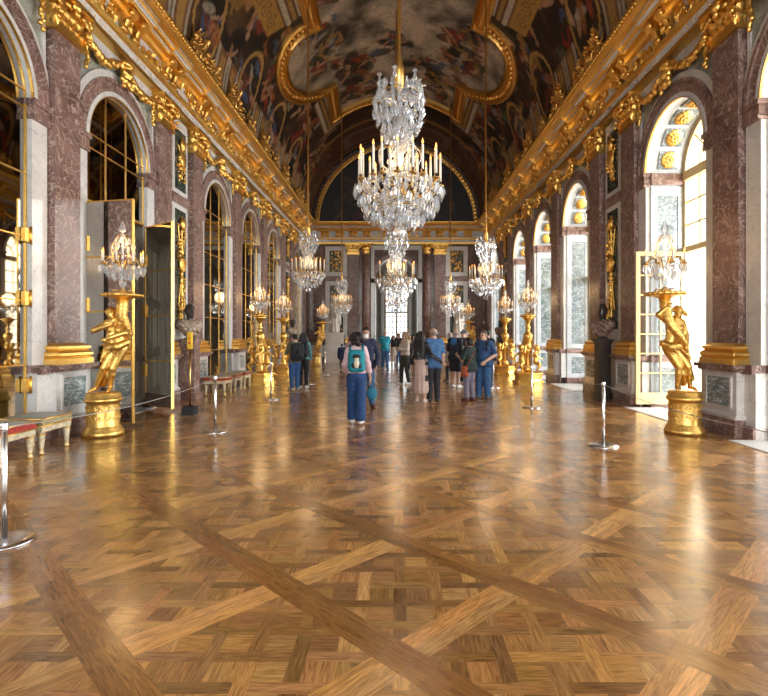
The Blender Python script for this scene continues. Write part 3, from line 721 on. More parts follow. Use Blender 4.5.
def leaf_panel(mb_g, mb_f, W, z0, z1, cols, rows, st, x0=-.025, x1=.025, kick=.25):
    """a glazed door leaf in the plane x=0, hinged at y=0, reaching to y=W"""
    mb_f.box(x0,x1,0,st,z0,z1); mb_f.box(x0,x1,W-st,W,z0,z1); mb_f.box(x0,x1,st,W-st,z1-st,z1); mb_f.box(x0,x1,st,W-st,z0,z0+kick)
    for i in range(1,cols): y = st+(W-2*st)*i/cols; mb_f.box(x0*.8,x1*.8,y-.014,y+.014,z0+kick,z1-st)
    for j in range(1,rows): z = z0+kick+(z1-st-z0-kick)*j/rows; mb_f.box(x0*.8,x1*.8,st,W-st,z-.014,z+.014)
    mb_g.quad((0,st*.5,z0+kick*.5),(0,W-st*.5,z0+kick*.5),(0,W-st*.5,z1-st*.5),(0,st*.5,z1-st*.5))
def mirror_door(label, hinge, end):
    W = math.hypot(end[0]-hinge[0], end[1]-hinge[1]); rz = math.atan2(end[1]-hinge[1], end[0]-hinge[0])-PI/2
    r = thing('mirrored_door', label, 'door', (hinge[0],hinge[1],0), rz)
    g, f = MB(), MB(); leaf_panel(g, f, W, .06, 3.97, 1, 4, .022, -.03, .03, .02)
    k = MB(); k.box(-.02,.02,.01,W-.01,.34,3.96); k.build('mirror_glass', M['door_mirror'], r)
    f.build('gilt_frame', M['gold'], r)
    k = MB(); k.box(-.026,.026,.02,W-.02,.08,.34); k.build('kick_panel', M['brown'], r)
    for z in (.7,2.0,3.1): k = MB(); k.box(-.05,.05,-.05,.06,z,z+.26); k.lathe([(.022,z-.05),(.022,z+.31)],8,(-.05,0,0)); k.build('hinge', M['gold'], r)
mirror_door('open mirrored door leaf hinged on the near jamb behind the gilt statue', (-5.52,9.17), (-4.58,8.97))
mirror_door('open mirrored door leaf hinged on the far jamb near the yellow-topped post', (-5.52,11.35), (-4.66,10.72))
# passage behind the open mirrored doors
r = bpy.data.objects.new('wall_passage', None); link(r); tag(r, None, None, None, 'structure')
k = MB(); k.box(-8.4,-5.6,9.0,9.14,0,4.4).box(-8.4,-5.6,11.38,11.5,0,4.4).box(-8.5,-8.3,9,11.5,0,4.4).box(-8.5,-5.62,9,11.5,4.05,4.4); k.build('panelling', M['grey_wood'], r)
k = MB()
for (a, b_) in ((9.2,10.22),(10.30,11.32)):
    for z0, z1 in ((.25,1.1),(1.25,2.3),(2.45,3.7)):
        for q in ((a+.1,a+.14,z0,z1),(b_-.14,b_-.1,z0,z1),(a+.1,b_-.1,z0,z0+.04),(a+.1,b_-.1,z1-.04,z1)): k.box(-8.3,-8.26,*q)
for yy in (9.14,11.38):
    for xa in (-8.0,-7.1,-6.3):
        for z0, z1 in ((.25,1.1),(1.25,2.3),(2.45,3.7)):
            s_ = (.0,.03) if yy < 10 else (-.03,0)
            for q in ((xa,xa+.04,z0,z1),(xa+.56,xa+.6,z0,z1),(xa,xa+.6,z0,z0+.04),(xa,xa+.6,z1-.04,z1)): k.box(q[0],q[1],yy+s_[0],yy+s_[1],q[2],q[3])
k.build('panel_moulding', M['grey_mould'], r)
k = MB(); k.box(-8.4,-5.3,9.14,11.38,-.01,.006); o = k.build('floor_threshold', M['thresh'], r)

# ------------------------------------------------------------------ windows of the right wall
def rosette(mb, c, nrm, tan, R, mi=0):
    c, nrm, tan = Vector(c), Vector(nrm).normalized(), Vector(tan).normalized(); b_ = nrm.cross(tan)
    for lay, (rr, n, h) in enumerate(((R,12,.02),(R*.62,8,.05))):
        for i in range(n):
            a = 2*PI*(i+.5*lay)/n; d = tan*math.cos(a)+b_*math.sin(a); sd_ = nrm.cross(d); v = []
            for t, ww, hh in ((.15,.06,h),(.5,.20,h+.03),(.85,.24,h+.02),(1,.10,h-.01)):
                for s_ in (-1,0,1): v.append(tuple(c+d*(rr*t)+sd_*(s_*rr*ww)+nrm*(hh+(.015 if s_==0 else 0))))
            mb.add(v, [(3*q+j,3*q+j+1,3*q+j+4,3*q+j+3) for q in range(3) for j in range(2)], mi, True)
    mb.sphere(tuple(c+nrm*.07), R*.2, 8, mi)
def make_window(idx, detail=True, open_leaf=False):
    """local x points into the hall, local y runs towards the camera"""
    r = bpy.data.objects.new(f'window_{idx}', None); link(r); tag(r, 'tall arched window in a deep marble embrasure', None, None, 'structure')
    D0, D1, D2 = -.05, -.78, -1.6      # embrasure, window plane, outer face
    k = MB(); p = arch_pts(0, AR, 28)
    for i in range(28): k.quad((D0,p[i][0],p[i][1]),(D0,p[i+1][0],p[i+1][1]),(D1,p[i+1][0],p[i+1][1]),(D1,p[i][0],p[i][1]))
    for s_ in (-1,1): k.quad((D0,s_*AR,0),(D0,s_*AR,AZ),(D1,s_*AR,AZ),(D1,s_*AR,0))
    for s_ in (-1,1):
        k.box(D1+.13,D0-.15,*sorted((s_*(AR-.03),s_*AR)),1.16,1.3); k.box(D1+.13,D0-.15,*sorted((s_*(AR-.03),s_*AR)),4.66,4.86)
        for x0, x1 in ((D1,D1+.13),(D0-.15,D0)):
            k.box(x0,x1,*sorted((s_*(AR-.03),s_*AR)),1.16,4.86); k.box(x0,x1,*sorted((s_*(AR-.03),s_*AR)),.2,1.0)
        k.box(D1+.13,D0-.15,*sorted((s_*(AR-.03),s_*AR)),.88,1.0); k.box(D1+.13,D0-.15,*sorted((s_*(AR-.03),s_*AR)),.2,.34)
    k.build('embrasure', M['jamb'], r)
    k = MB()
    for s_ in (-1,1): k.box(D1+.13,D0-.15,*sorted((s_*(AR-.012),s_*AR)),1.3,4.66); k.box(D1+.13,D0-.15,*sorted((s_*(AR-.012),s_*AR)),.34,.88)
    k.build('embrasure_panel', M['pgreen'], r)
    k = MB()
    for s_ in (-1,1): k.box(D1,D0,*sorted((s_*(AR-.06),s_*AR)),4.90,5.15); k.box(D1,D0,*sorted((s_*(AR-.05),s_*AR)),1.0,1.15); k.box(D1,D0,*sorted((s_*(AR-.05),s_*AR)),0,.2)
    k.build('impost_band', M['red'], r)
    if detail:
        g, q = MB(), MB()
        for j in range(7):
            a = PI*(j+.62)/7.24; c, s_ = math.cos(a), math.sin(a); nn = (0,-c,-s_); t = (0,-s_,c); xc = (D0+D1)/2-.01; R = AR-.012
            h = .2
            V = [(xc+dx, R*math.cos(a+e/AR), AZ+R*math.sin(a+e/AR)) for dx, e in ((-.22,-h),(.22,-h),(.22,h),(-.22,h))]
            g.quad(*V)
            ro = MB(); rosette(ro, (xc, (R-.0)*c, AZ+(R-.0)*s_), nn, (1,0,0), .185); ro.build('rosette', M['gold'], r)
        g.build('coffer', M['pgreen'], r)
    k = MB()           # outer reveal in pale stone
    for i in range(28): k.quad((D1,p[i][0],p[i][1]),(D1,p[i+1][0],p[i+1][1]),(D2,p[i+1][0],p[i+1][1]),(D2,p[i][0],p[i][1]))
    for s_ in (-1,1): k.box(D2,D1,*sorted((s_*AR,s_*(AR+.05))),0,AZ)
    for j in range(9): k.box(D2-.02,D1-.1,AR-.005 if j % 2 else AR-.012,AR+.02,.02+j*.57,.57+j*.57) 
    k.build('outer_reveal', M['stone'], r)
    k = MB(); k.box(D2,.52,-1.13,1.13,-.01,.012); k.build('threshold', M['thresh'], r)
    # window frame
    k = MB(); x0, x1 = D1-.10, D1+.02; ring(k, 1.0, 1.1, x0, x1, 0, 28); k.box(x0,x1+.03,-1.1,1.1,4.97,5.17); k.box(x0,x1+.02,-1.1,1.1,3.40,3.52)
    for s_ in (-1,1): k.box(x0,x1,*sorted((s_*1.0,s_*1.1)),0,AZ)
    k.build('frame', M['wood'], r)
    k = MB(); k.box(x0+.02,x1-.02,-.03,.03,3.5,5.0)
    for y in (-.52,.52): k.box(x0+.03,x1-.03,y-.016,y+.016,3.5,5.0)
    for z in (4.0,4.5): k.box(x0+.03,x1-.03,-1.02,1.02,z-.016,z+.016)
    ring(k, .52,.555, x0+.03, x1-.03, 0, 20)
    for a in (PI/4,PI/2,3*PI/4): k.tube([(D1-.04,.54*math.cos(a),AZ+.54*math.sin(a)),(D1-.04,1.03*math.cos(a),AZ+1.03*math.sin(a))],.018,6)
    k.tube([(D1-.04,0,AZ),(D1-.04,0,AZ+.53)],.02,6)
    k.build('glazing_bars', M['wood'], r)
    k = MB(); q = arch_poly(1.02, 3.5); k.add([(D1-.04,y,z) for _,y,z in q], [tuple(range(len(q)))]); k.build('pane', M['glass'], r)
    for s_ in (-1,1):
        e = bpy.data.objects.new('casement', None); link(e, r)
        if open_leaf and s_ < 0: e.location = (D1+.02,-1.0,0); e.rotation_euler.z = -PI/2
        else: e.location = (D1-.04, s_*1.0, 0); e.rotation_euler.z = 0 if s_ < 0 else PI
        g, f = MB(), MB(); leaf_panel(g, f, 1.0 if not (open_leaf and s_ < 0) else 1.08, .09, 3.42, 2, 7, .09)
        f.build('casement_frame', M['wood'], e); g.build('casement_glass', M['glass'], e)
        if s_ > 0 and open_leaf:
            k = MB()
            for z in (.5,1.35,2.4): k.lathe([(.02,z),(.03,z+.04),(.03,z+.2),(.02,z+.24)],8,(.03,.03,0))
            k.build('hinge', M['gold'], e)
    return r
W0 = make_window(1, True, True); W0.location = (WX, VIS[1], 0); W0.rotation_euler.z = PI
def dup3(root, loc, rz, name):
    def cp(o, par):
        c = o.copy(); COL.objects.link(c); c.parent = par
        for ch in list(o.children): cp(ch, c)
        return c
    c = cp(root, None); c.location = loc; c.rotation_euler.z = rz; c.name = name; return c
W1 = make_window(2); W1.location = (WX, VIS[0], 0); W1.rotation_euler.z = PI
for i, y in enumerate([VIS[2],VIS[3],VIS[4],VIS[5],3.07]): dup3(W1, (WX,y,0), PI, f'window_{3+i}')
W2 = make_window(8, False); W2.location = (WX, -2.32, 0); W2.rotation_euler.z = PI
for i, y in enumerate([-5.92,-9.52]): dup3(W2, (WX,y,0), PI, f'window_{9+i}')
# outside
k = MB(); k.box(7.2, 90, -60, 90, -.6, -.5); o = k.build('terrace', M['stone']); tag(o, 'pale gravel terrace outside the windows', None, None, 'structure')

# ------------------------------------------------------------------ end wall and the room beyond
def end_wall():
    r = bpy.data.objects.new('wall_end', None); link(r); tag(r, 'end wall with arched opening between columns', None, None, 'structure'); r.location = (0,END,0); r.rotation_euler.z = -PI/2
    h = 1.32; ZC = 5.0
    k = MB(); X0 = 0
    k.quad((0,-WX,0),(0,-h,0),(0,-h,ZC),(0,-WX,ZC)); k.quad((0,h,0),(0,WX,0),(0,WX,ZC),(0,h,ZC))
    k.quad((0,-WX,ZC),(0,-h,ZC),(0,-h,13.6),(0,-WX,13.6)); k.quad((0,h,ZC),(0,WX,ZC),(0,WX,13.6),(0,h,13.6))
    p = [(h*math.cos(PI*i/24), ZC+h*math.sin(PI*i/24)) for i in range(25)]
    for i in range(24): k.quad((0,p[i][0],p[i][1]),(0,p[i+1][0],p[i+1][1]),(0,p[i+1][0],13.6),(0,p[i][0],13.6))
    k.build('wall', M['brown'], r)
    k = MB()
    for i in range(24): k.quad((0,*p[i]),(0,*p[i+1]),(-1.0,*p[i+1]),(-1.0,*p[i]))
    for s_ in (-1,1): k.box(-1.0,.03,*sorted((s_*h,s_*(h-.05))),0,ZC); k.box(.0,.12,*sorted((s_*(h+.02),s_*(h+.22))),0,7.0)
    k.box(0,.1,-h-.22,h+.22,6.75,7.0)
    k.build('jamb', M['white'], r)
    k = MB(); ring(k, h, h+.2, -.02, .09, 0, 28, ZC)
    for s_ in (-1,1): k.box(-.3,.12,*sorted((s_*(h-.06),s_*(h+.24))),ZC-.25,ZC)
    k.build('archivolt', M['red'], r)
    for s_ in (-1,1):
        for z0, z1 in ((5.15,6.95),(1.3,4.85)):
            k = MB(); a, b_ = sorted((s_*2.98,s_*4.3))
            for q in ((a,a+.25,z0,z1),(b_-.25,b_,z0,z1),(a+.25,b_-.25,z0,z0+.25),(a+.25,b_-.25,z1-.25,z1)): k.box(0,.08,*q)
            k.build('panel_frame', M['white'], r)
            k = MB(); k.box(0,.03,a+.25,b_-.25,z0+.25,z1-.25); k.build('panel', M['dkgreen'], r)
        k = MB(); a, b_ = sorted((s_*2.98,s_*4.3)); k.box(0,.1,a,b_,4.9,5.1); k.box(0,.14,*sorted((s_*1.6,s_*WX)),1.0,1.13); k.box(0,.12,*sorted((s_*1.6,s_*WX)),0,.3); k.build('dado', M['red'], r)
        k = MB(); k.box(.0,.1,*sorted((s_*1.56,s_*WX)),.3,1.0); k.build('dado_panel', M['white'], r)
    return r
end_wall()
k = MB(); k.box(-WX,-4.8,BACK-.2,BACK,0,13.6).box(4.8,WX,BACK-.2,BACK,0,13.6).box(-4.8,4.8,BACK-.2,BACK,0,1.4).box(-4.8,4.8,BACK-.2,BACK,9.0,13.6); o = k.build('wall_back', M['white']); tag(o, None, None, None, 'structure')
rb = bpy.data.objects.new('window_12', None); link(rb); tag(rb, 'added unseen window behind the camera for the fill light', None, None, 'structure'); rb.location = (0,BACK,0)  # added opening, out of view, that lets the fill light in
k = MB()
for x in (-4.8,-1.65,1.55,4.7): k.box(x,x+.1,-.15,-.02,1.4,9.0)
for z in (1.4,5.2,8.9): k.box(-4.8,4.8,-.14,-.03,z,z+.1)
for x in np.arange(-4.0,4.5,.8): k.box(x-.015,x+.015,-.1,-.06,1.4,9.0)
for z in np.arange(2.2,8.9,.8): k.box(-4.8,4.8,-.1,-.06,z-.015,z+.015)
k.build('frame', M['wood'], rb)
k = MB(); k.quad((-4.8,-.08,1.4),(4.8,-.08,1.4),(4.8,-.08,9.0),(-4.8,-.08,9.0)); k.build('pane', M['glass'], rb)
k = MB(); hx = 2.6; d0, d1 = END+1.0, 40.0
k.box(-hx-.2,-hx,END+.05,d1,0,7).box(hx,hx+.2,END+.05,d1,0,7).box(-hx,hx,d0,d1,6.6,6.8).box(-hx,-.95,d1,d1+.2,0,7).box(.95,hx,d1,d1+.2,0,7).box(-.95,.95,d1,d1+.2,5.4,7)
k.box(-hx,-1.3,END+.05,d0,0,7).box(1.3,hx,END+.05,d0,0,7)
o = k.build('wall_beyond', M['white']); tag(o, 'pale wall of the room beyond the end arch', None, None, 'structure')
k = MB(); k.box(-hx,hx,END+.1,d1,-.02,.004); o = k.build('floor_beyond', M['grey_wood']); tag(o, None, None, None, 'structure')
rw = bpy.data.objects.new('window_11', None); link(rw); tag(rw, 'tall gilt-framed window of the room beyond the end arch', None, None, 'structure'); rw.location = (0,d1,0)
k = MB()
for x in (-.95,-.06,.81): k.box(x,x+.14,-.14,.05,0,5.4)
for z in (0,3.3,5.3): k.box(-.95,.95,-.1,.05,z,z+.1)
k.build('frame', M['wood'], rw)
k = MB()
for x in (-.62,-.33,.27,.57): k.box(x,x+.05,-.06,0,.1,5.3)
for z in np.arange(.5,5.3,.42): k.box(-.9,.9,-.06,0,z,z+.05)
k.build('glazing_bars', M['wood'], rw)
k = MB(); k.quad((-.9,-.02,0),(.9,-.02,0),(.9,-.02,5.4),(-.9,-.02,5.4)); k.build('pane', M['glass'], rw)
area('window_daylight', (0, d1+.6, 3), (PI/2, 0, 0), 1.8, 5, 120, (.9,.95,1))
for s_ in (-1,1):
    k = MB(); k.box(-.12,.12,-.2,.02,1.2,5.4)
    o = k.build('pier_panel', M['grey_wood'], None, (s_*1.3,d1,0)); tag(o, None, None, None, 'structure')
# lunette painting over the end wall
lu = thing('lunette_painting', 'dark half-round painting above the end wall cornice', 'painting', (0,END-.14,0))
k = MB(); nn = 26; LR = 4.72; pts = [(LR*math.cos(PI*i/nn),0,VZ+.06+LR*math.sin(PI*i/nn)*.985) for i in range(nn+1)]
GX, GZ = np.meshgrid(np.linspace(-LR,LR,120), np.linspace(0,LR,60), indexing='ij'); GV = np.stack([GX, 0*GX, VZ+.06+GZ], -1).reshape(-1,3)
ok = (GX**2+(GZ/.985)**2 < LR**2); a = np.arange(120*60).reshape(120,60); q = ok[:-1,:-1]|ok[1:,1:]|ok[1:,:-1]|ok[:-1,1:]
F = np.stack([a[:-1,:-1],a[1:,:-1],a[1:,1:],a[:-1,1:]],-1)[q].tolist(); rg = np.random.RandomState(8)
Cc = np.zeros((120,60,3)); Cc[:] = (.012,.007,.005)
for _ in range(46):
    cx, cz = rg.uniform(-3.6,3.6), rg.uniform(.2,3.4); a_ = rg.rand()*PI; l, w_ = rg.uniform(.25,.9), rg.uniform(.08,.3)
    u = (GX-cx)*math.cos(a_)+(GZ-cz)*math.sin(a_); v = -(GX-cx)*math.sin(a_)+(GZ-cz)*math.cos(a_)+.1*np.sin(u*6)
    m_ = np.clip((1-(u/l)**2-(v/w_)**2)*2,0,1)[...,None]*.8; c = [(.07,.035,.02),(.08,.014,.01),(.035,.03,.03),(.11,.06,.035),(.05,.03,.015)][rg.randint(5)]; Cc = Cc*(1-m_)+np.array(c)*m_
me = bpy.data.meshes.new('canvas'); me.from_pydata(GV.tolist(), [], F); ca = me.color_attributes.new('paint','FLOAT_COLOR','POINT'); ca.data.foreach_set('color', np.concatenate([Cc,np.ones((120,60,1))],-1).astype(np.float32).ravel()); me.materials.append(M['fresco']); link(bpy.data.objects.new('canvas', me), lu)
k = MB()
for i in range(64):
    a0 = PI*i/63; c = Vector((4.82*math.cos(a0), -.06, VZ+.08+4.78*math.sin(a0)*.985)); k.sphere(tuple(c), .10, 6, 0, True, (1,1,.9))
    leaf(k, tuple(c), (-math.sin(a0),0,math.cos(a0)), (0,-1,0), .26, .2, 1)
k.tube([(4.68*math.cos(PI*i/48),-.05,VZ+.08+4.64*math.sin(PI*i/48)*.985) for i in range(49)], .05, 6)
k.build('carved_border', M['goldd'], lu)

# columns and pilasters of the end wall
def make_column(label):
    r = thing('column', label, 'column', group='columns of the end wall')
    k = MB(); k.lathe([(.245,1.45),(.255,3.0),(.235,5),(.215,6.42)], 22); k.build('shaft', M['red'], r)
    k = MB(); k.box(-.32,.32,-.32,.32,1.13,1.2); k.lathe([(.31,1.2),(.33,1.25),(.31,1.3),(.27,1.33),(.29,1.4),(.25,1.46)],22); k.build('base', M['gold'], r)
    k = MB(); k.box(-.36,.36,-.36,.36,0,1.02); k.box(-.4,.4,-.4,.4,1.02,1.13); k.box(-.4,.4,-.4,.4,0,.3); k.build('plinth', M['white'], r)
    k = MB(); k.lathe([(.22,6.4),(.22,6.95),(.28,7.0)],16); k.box(-.34,.34,-.34,.34,7.0,7.09)
    for j in range(10):
        a = 2*PI*j/10; o_ = (math.cos(a),math.sin(a),0); leaf(k,(.22*o_[0],.22*o_[1],6.45),(0,0,1),o_,.3,.16,1.2)
        a += PI/10; o_ = (math.cos(a),math.sin(a),0); leaf(k,(.22*o_[0],.22*o_[1],6.62),(0,0,1),o_,.34,.16,1.3)
    for a in (PI/4,3*PI/4,5*PI/4,7*PI/4): k.sphere((.33*math.cos(a),.33*math.sin(a),6.92),.09,8)
    k.build('capital', M['gold'], r); return r
c0 = make_column('round red marble column left of the end arch'); c0.location = (-1.82,END-.42,0)
dup(c0, (1.82,END-.42,0), 0, 'round red marble column right of the end arch')
dup(P0, (-2.62,END,0), -PI/2, 'flat red pilaster left of the round column on the end wall')
dup(P0, (2.62,END,0), -PI/2, 'flat red pilaster right of the round column on the end wall')

# ------------------------------------------------------------------ gilt relief panels in the trophy bays
def make_relief(label, w=.62):
    r = thing('relief_panel', label, 'relief panel', group=None)
    k = MB(); k.box(.0,.07,-w/2-.14,w/2+.14,1.45,7.0).box(0,.12,-.43,.43,1.0,1.13).box(0,.08,-.43,.43,0,1.0); k.build('surround', M['white'], r)
    for z0, z1, n, sd_ in ((1.75,4.75,70,3),(5.25,6.75,40,9)):
        k = MB(); k.box(.05,.085,-w/2,w/2,z0,z1); p = k.build('ground', M['dkgreen'], r)
        q = MB(); lumps(q, w*.62, z1-z0-.5, n, sd_, .10); V = np.vstack(q.v); V[:,0] += .08; V[:,2] += z0+.25
        k = MB(); k.add(V, q.f, 0, True)
        s = SDF(); s.cap((.11,0,z0+.3),(.11,0,z1-.15),.03).ell((.13,0,(z0*.45+z1*.55)),(.06,w*.3,.22)).ell((.14,0,z1-.35),(.07,.12,.15)).cap((.11,-w*.35,z1-.4),(.11,w*.3,z0+.5),.022).cap((.11,w*.35,z1-.5),(.11,-w*.3,z0+.6),.022)
        solid(k, s.mesh(.022)); k.build('trophy_relief', M['gold'], p)
    k = MB(); k.box(.0,.11,-w/2-.2,w/2+.2,4.88,5.12); k.build('cross_band', M['red'], r)
    return r
RB = [(12.05+14.04)/2, (24.84+26.84)/2]
rl = {(-1,0):'tall gilt trophy relief behind the bust on the left wall', (-1,1):'distant gilt trophy relief on the mirror wall near the far stand', (1,0):'tall gilt trophy relief behind the dark bust on the right wall', (1,1):'distant gilt trophy relief on the window wall'}
R0 = None
for side in (-1,1):
    for i, y in enumerate(RB):
        x, rz = both(side)
        if R0 is None: R0 = make_relief(rl[side,i]); R0.location = (x,y,0); R0.rotation_euler.z = rz
        else: dup(R0, (x,y,0), rz, rl[side,i])
for s_ in (-1,1):
    for z0, z1, nm in ((5.45,6.65,'upper square'),(1.6,4.5,'tall lower')):
        t = thing('wall_relief', f'{nm} gilt trophy relief on the end wall {"above the left" if s_<0 else "above the right"} marble statue' if z0 > 5 else f'{nm} gilt trophy relief behind the {"left" if s_<0 else "right"} marble statue', 'relief', (s_*3.64,END-.03,0), -PI/2)
        k = MB(); lumps(k, .6, z1-z0, 46, 21+s_, .1); V = np.vstack(k.v); V[:,2] += z0; q = MB(); q.add(V, k.f, 0, True); q.build('relief', M['gold'], t)

# ------------------------------------------------------------------ figures
def figure_sdf(J, s, female=False, slim=1.0, hands=False):
    S = SDF(); q = lambda n: np.array(J[n], float); f = .92 if female else 1.0; r = lambda v: v*s*slim
    h = q('head'); ya = J.get('yaw', 0); pt = J.get('pitch', 0)
    R = Matrix.Rotation(ya, 3, 'Z') @ Matrix.Rotation(pt, 3, 'X'); P = lambda x, y, z: h+np.array(R @ Vector((x*s, y*s, z*s)))
    S.ell(P(0,.008,.008), (.045*s,.056*s,.057*s), .012, R).ell(P(0,-.018,-.030), (.034*s,.036*s,.037*s), .02, R)
    S.cap(P(0,-.055,.004), P(0,-.066,-.014), .005*s, .009*s, .008); S.cap(P(-.018,-.050,.012), P(.018,-.050,.012), .008*s, None, .01)
    S.cap(P(-.010,-.054,-.029), P(.010,-.054,-.029), .0055*s, None, .004); S.ell(P(0,-.050,-.052), (.013*s,.012*s,.011*s), .01)
    for e in (-1,1): S.ell(P(e*.046,.004,-.004), (.007*s,.014*s,.019*s), .006, R)
    S.cap(q('head')+np.array([0,.006*s,-.04*s]), q('neck'), .030*s*f, .036*s*f, .02)
    sl, sr = q('shL'), q('shR'); ch, wa, pe = q('chest'), q('waist'), q('pelvis')
    ax = (sl-sr); ax = ax/np.linalg.norm(ax)
    S.cap(q('neck'), ch, .045*s, .05*s, .04)
    S.cap(sr+ax*.02*s, sl-ax*.02*s, r(.042), r(.042), .03)
    S.cap(ch-ax*r(.034), wa-ax*r(.026), r(.060), r(.054), .03).cap(ch+ax*r(.034), wa+ax*r(.026), r(.060), r(.054), .03)
    S.cap(wa-ax*r(.026), pe-ax*r(.038), r(.054), r(.062), .03).cap(wa+ax*r(.026), pe+ax*r(.038), r(.054), r(.062), .03)
    fw = np.cross([0,0,1], ax); fw = fw/np.linalg.norm(fw)
    if fw[1] > 0: fw = -fw
    S.ell(pe-fw*.012*s, (r(.078),r(.056),r(.055)), .03)
    if female:
        for e in (-1,1): S.ell(ch+ax*(e*.042*s)+fw*.056*s+np.array([0,0,-.012*s]), (.034*s,.032*s,.034*s), .015)
    for d in 'LR':
        S.cap(q('sh'+d), q('el'+d), r(.032)*f, r(.026)*f, .02).cap(q('el'+d), q('wr'+d), r(.026)*f, r(.018)*f, .012)
        hp, kn, an, to = q('hip'+d), q('kn'+d), q('an'+d), q('toe'+d)
        S.cap(hp, kn, r(.055), r(.036), .02); m = hp*0+kn*.68+an*.32; S.cap(kn, m, r(.034), r(.036), .015).cap(m, an, r(.036), r(.021), .015)
        S.cap(an+np.array([0,0,-.01*s]), to, .022*s, .016*s, .01); S.cap(an+np.array([0,.015*s,-.02*s]), (an+to)/2, .020*s, .02*s, .01)
        if not hands: 
            w, e_ = q('wr'+d), q('el'+d); u = (w-e_)/np.linalg.norm(w-e_); S.ell(w+u*.04*s, (.022*s,.022*s,.03*s), .012)
            for k_ in range(4): o = np.cross(u, [0,0,1.0])*(.012*s*(k_-1.5)); S.cap(w+u*.05*s+o, w+u*(.092-.006*abs(k_-1.4))*s+o+fw*.012*s, .0065*s, .0055*s, .002)
            S.cap(w+u*.03*s, w+u*.06*s+fw*.03*s, .008*s, .006*s, .004)
    return S
def hand_mesh(w, e, palm, s, left):
    """a relaxed hand of palm, four unequal bent fingers and a thumb, in the frame of the forearm"""
    u = Vector(w)-Vector(e); u.normalize(); n = Vector(palm); n = (n-u*n.dot(u)).normalized(); t = u.cross(n)*(1 if left else -1)
    S = SDF(); W = Vector(w); k = s/1.75; pt = lambda a, b_, c: tuple(W+(u*a+t*b_+n*c)*k)
    S.cap(pt(-.03,0,0), pt(.01,0,0), .026*k, .026*k, .01).cap(pt(.02,-.02,0), pt(.08,-.028,.0), .016*k, .014*k, .012).cap(pt(.02,.012,0), pt(.08,.022,0), .018*k, .014*k, .012)
    for i, (b_, l) in enumerate(((.03,.072),(.010,.080),(-.010,.074),(-.029,.058))):
        p0 = pt(.078,b_,0); p1 = pt(.078+l*.5,b_*1.12,.008); p2 = pt(.078+l*.8,b_*1.15,.026); p3 = pt(.078+l*.92,b_*1.12,.046)
        S.chain([p0,p1,p2,p3], [.0098*k,.0092*k,.0085*k,.0078*k], .003)
    S.chain([pt(.018,.022,.005), pt(.05,.048,.018), pt(.078,.05,.034), pt(.1,.042,.042)], [.014*k,.0118*k,.0105*k,.0088*k], .006)
    return S.mesh(.0068)
def base_joints(H, p):
    g = lambda k, d: tuple(v*H for v in p.get(k, d)); fem = p.get('female'); sw = .086 if fem else .100
    lx, ly = p.get('lean', (0,0))
    J = {'head':(lx*1.3*H,(ly*1.4-.008)*H,.932*H),'neck':(lx*H,(.008+ly)*H,.845*H),'chest':(lx*.8*H,(.012+ly*.8)*H,.73*H),'waist':(lx*.3*H,(.008+ly*.3)*H,.62*H),'pelvis':(0,.005*H,.535*H),
         'shL':((sw+lx)*H,(.012+ly)*H,.812*H),'shR':((-sw+lx)*H,(.012+ly)*H,.812*H),'yaw':p.get('yaw',0),'pitch':p.get('pitch',0)}
    J['elL'] = g('elL',(.128+lx*.6,.03+ly*.6,.635)); J['wrL'] = g('wrL',(.130+lx*.3,-.025+ly*.3,.490)); J['elR'] = g('elR',(-.128+lx*.6,.03+ly*.6,.635)); J['wrR'] = g('wrR',(-.130+lx*.3,-.025+ly*.3,.490))
    for d, sx in (('L',1),('R',-1)):
        a = p.get('an'+d, (sx*.052, .012, .043)); J['hip'+d] = (sx*.050*H,.008*H,.51*H); J['an'+d] = tuple(v*H for v in a)
        kn = ((sx*.050*.5+a[0]*.5),(a[1]*.45-.016-p.get('bend'+d,0)),.285); J['kn'+d] = tuple(v*H for v in p.get('kn'+d, kn))
        J['toe'+d] = (J['an'+d][0]+sx*.016*H, J['an'+d][1]-.085*H, J['an'+d][2]-.026*H if a[2] < .06 else J['an'+d][2]-.045*H)
    return J
FAB = {}
def fabric(col, name='cloth', rough=.8):
    k = (col, name)
    if k not in FAB: FAB[k] = plain(name, col, rough, 0, .15, 30)
    return FAB[k]
SKIN = {}
def skin(c):
    if c not in SKIN:
        SKIN[c] = [plain('skin', c, .5), plain('eye', (.02,.015,.012), .2), plain('lips', (c[0]*.75,c[1]*.45,c[2]*.45), .5)]
    return SKIN[c]
def sub(S, pred):
    o = SDF(); o.p = [q for q in S.p if pred(q)]; return o
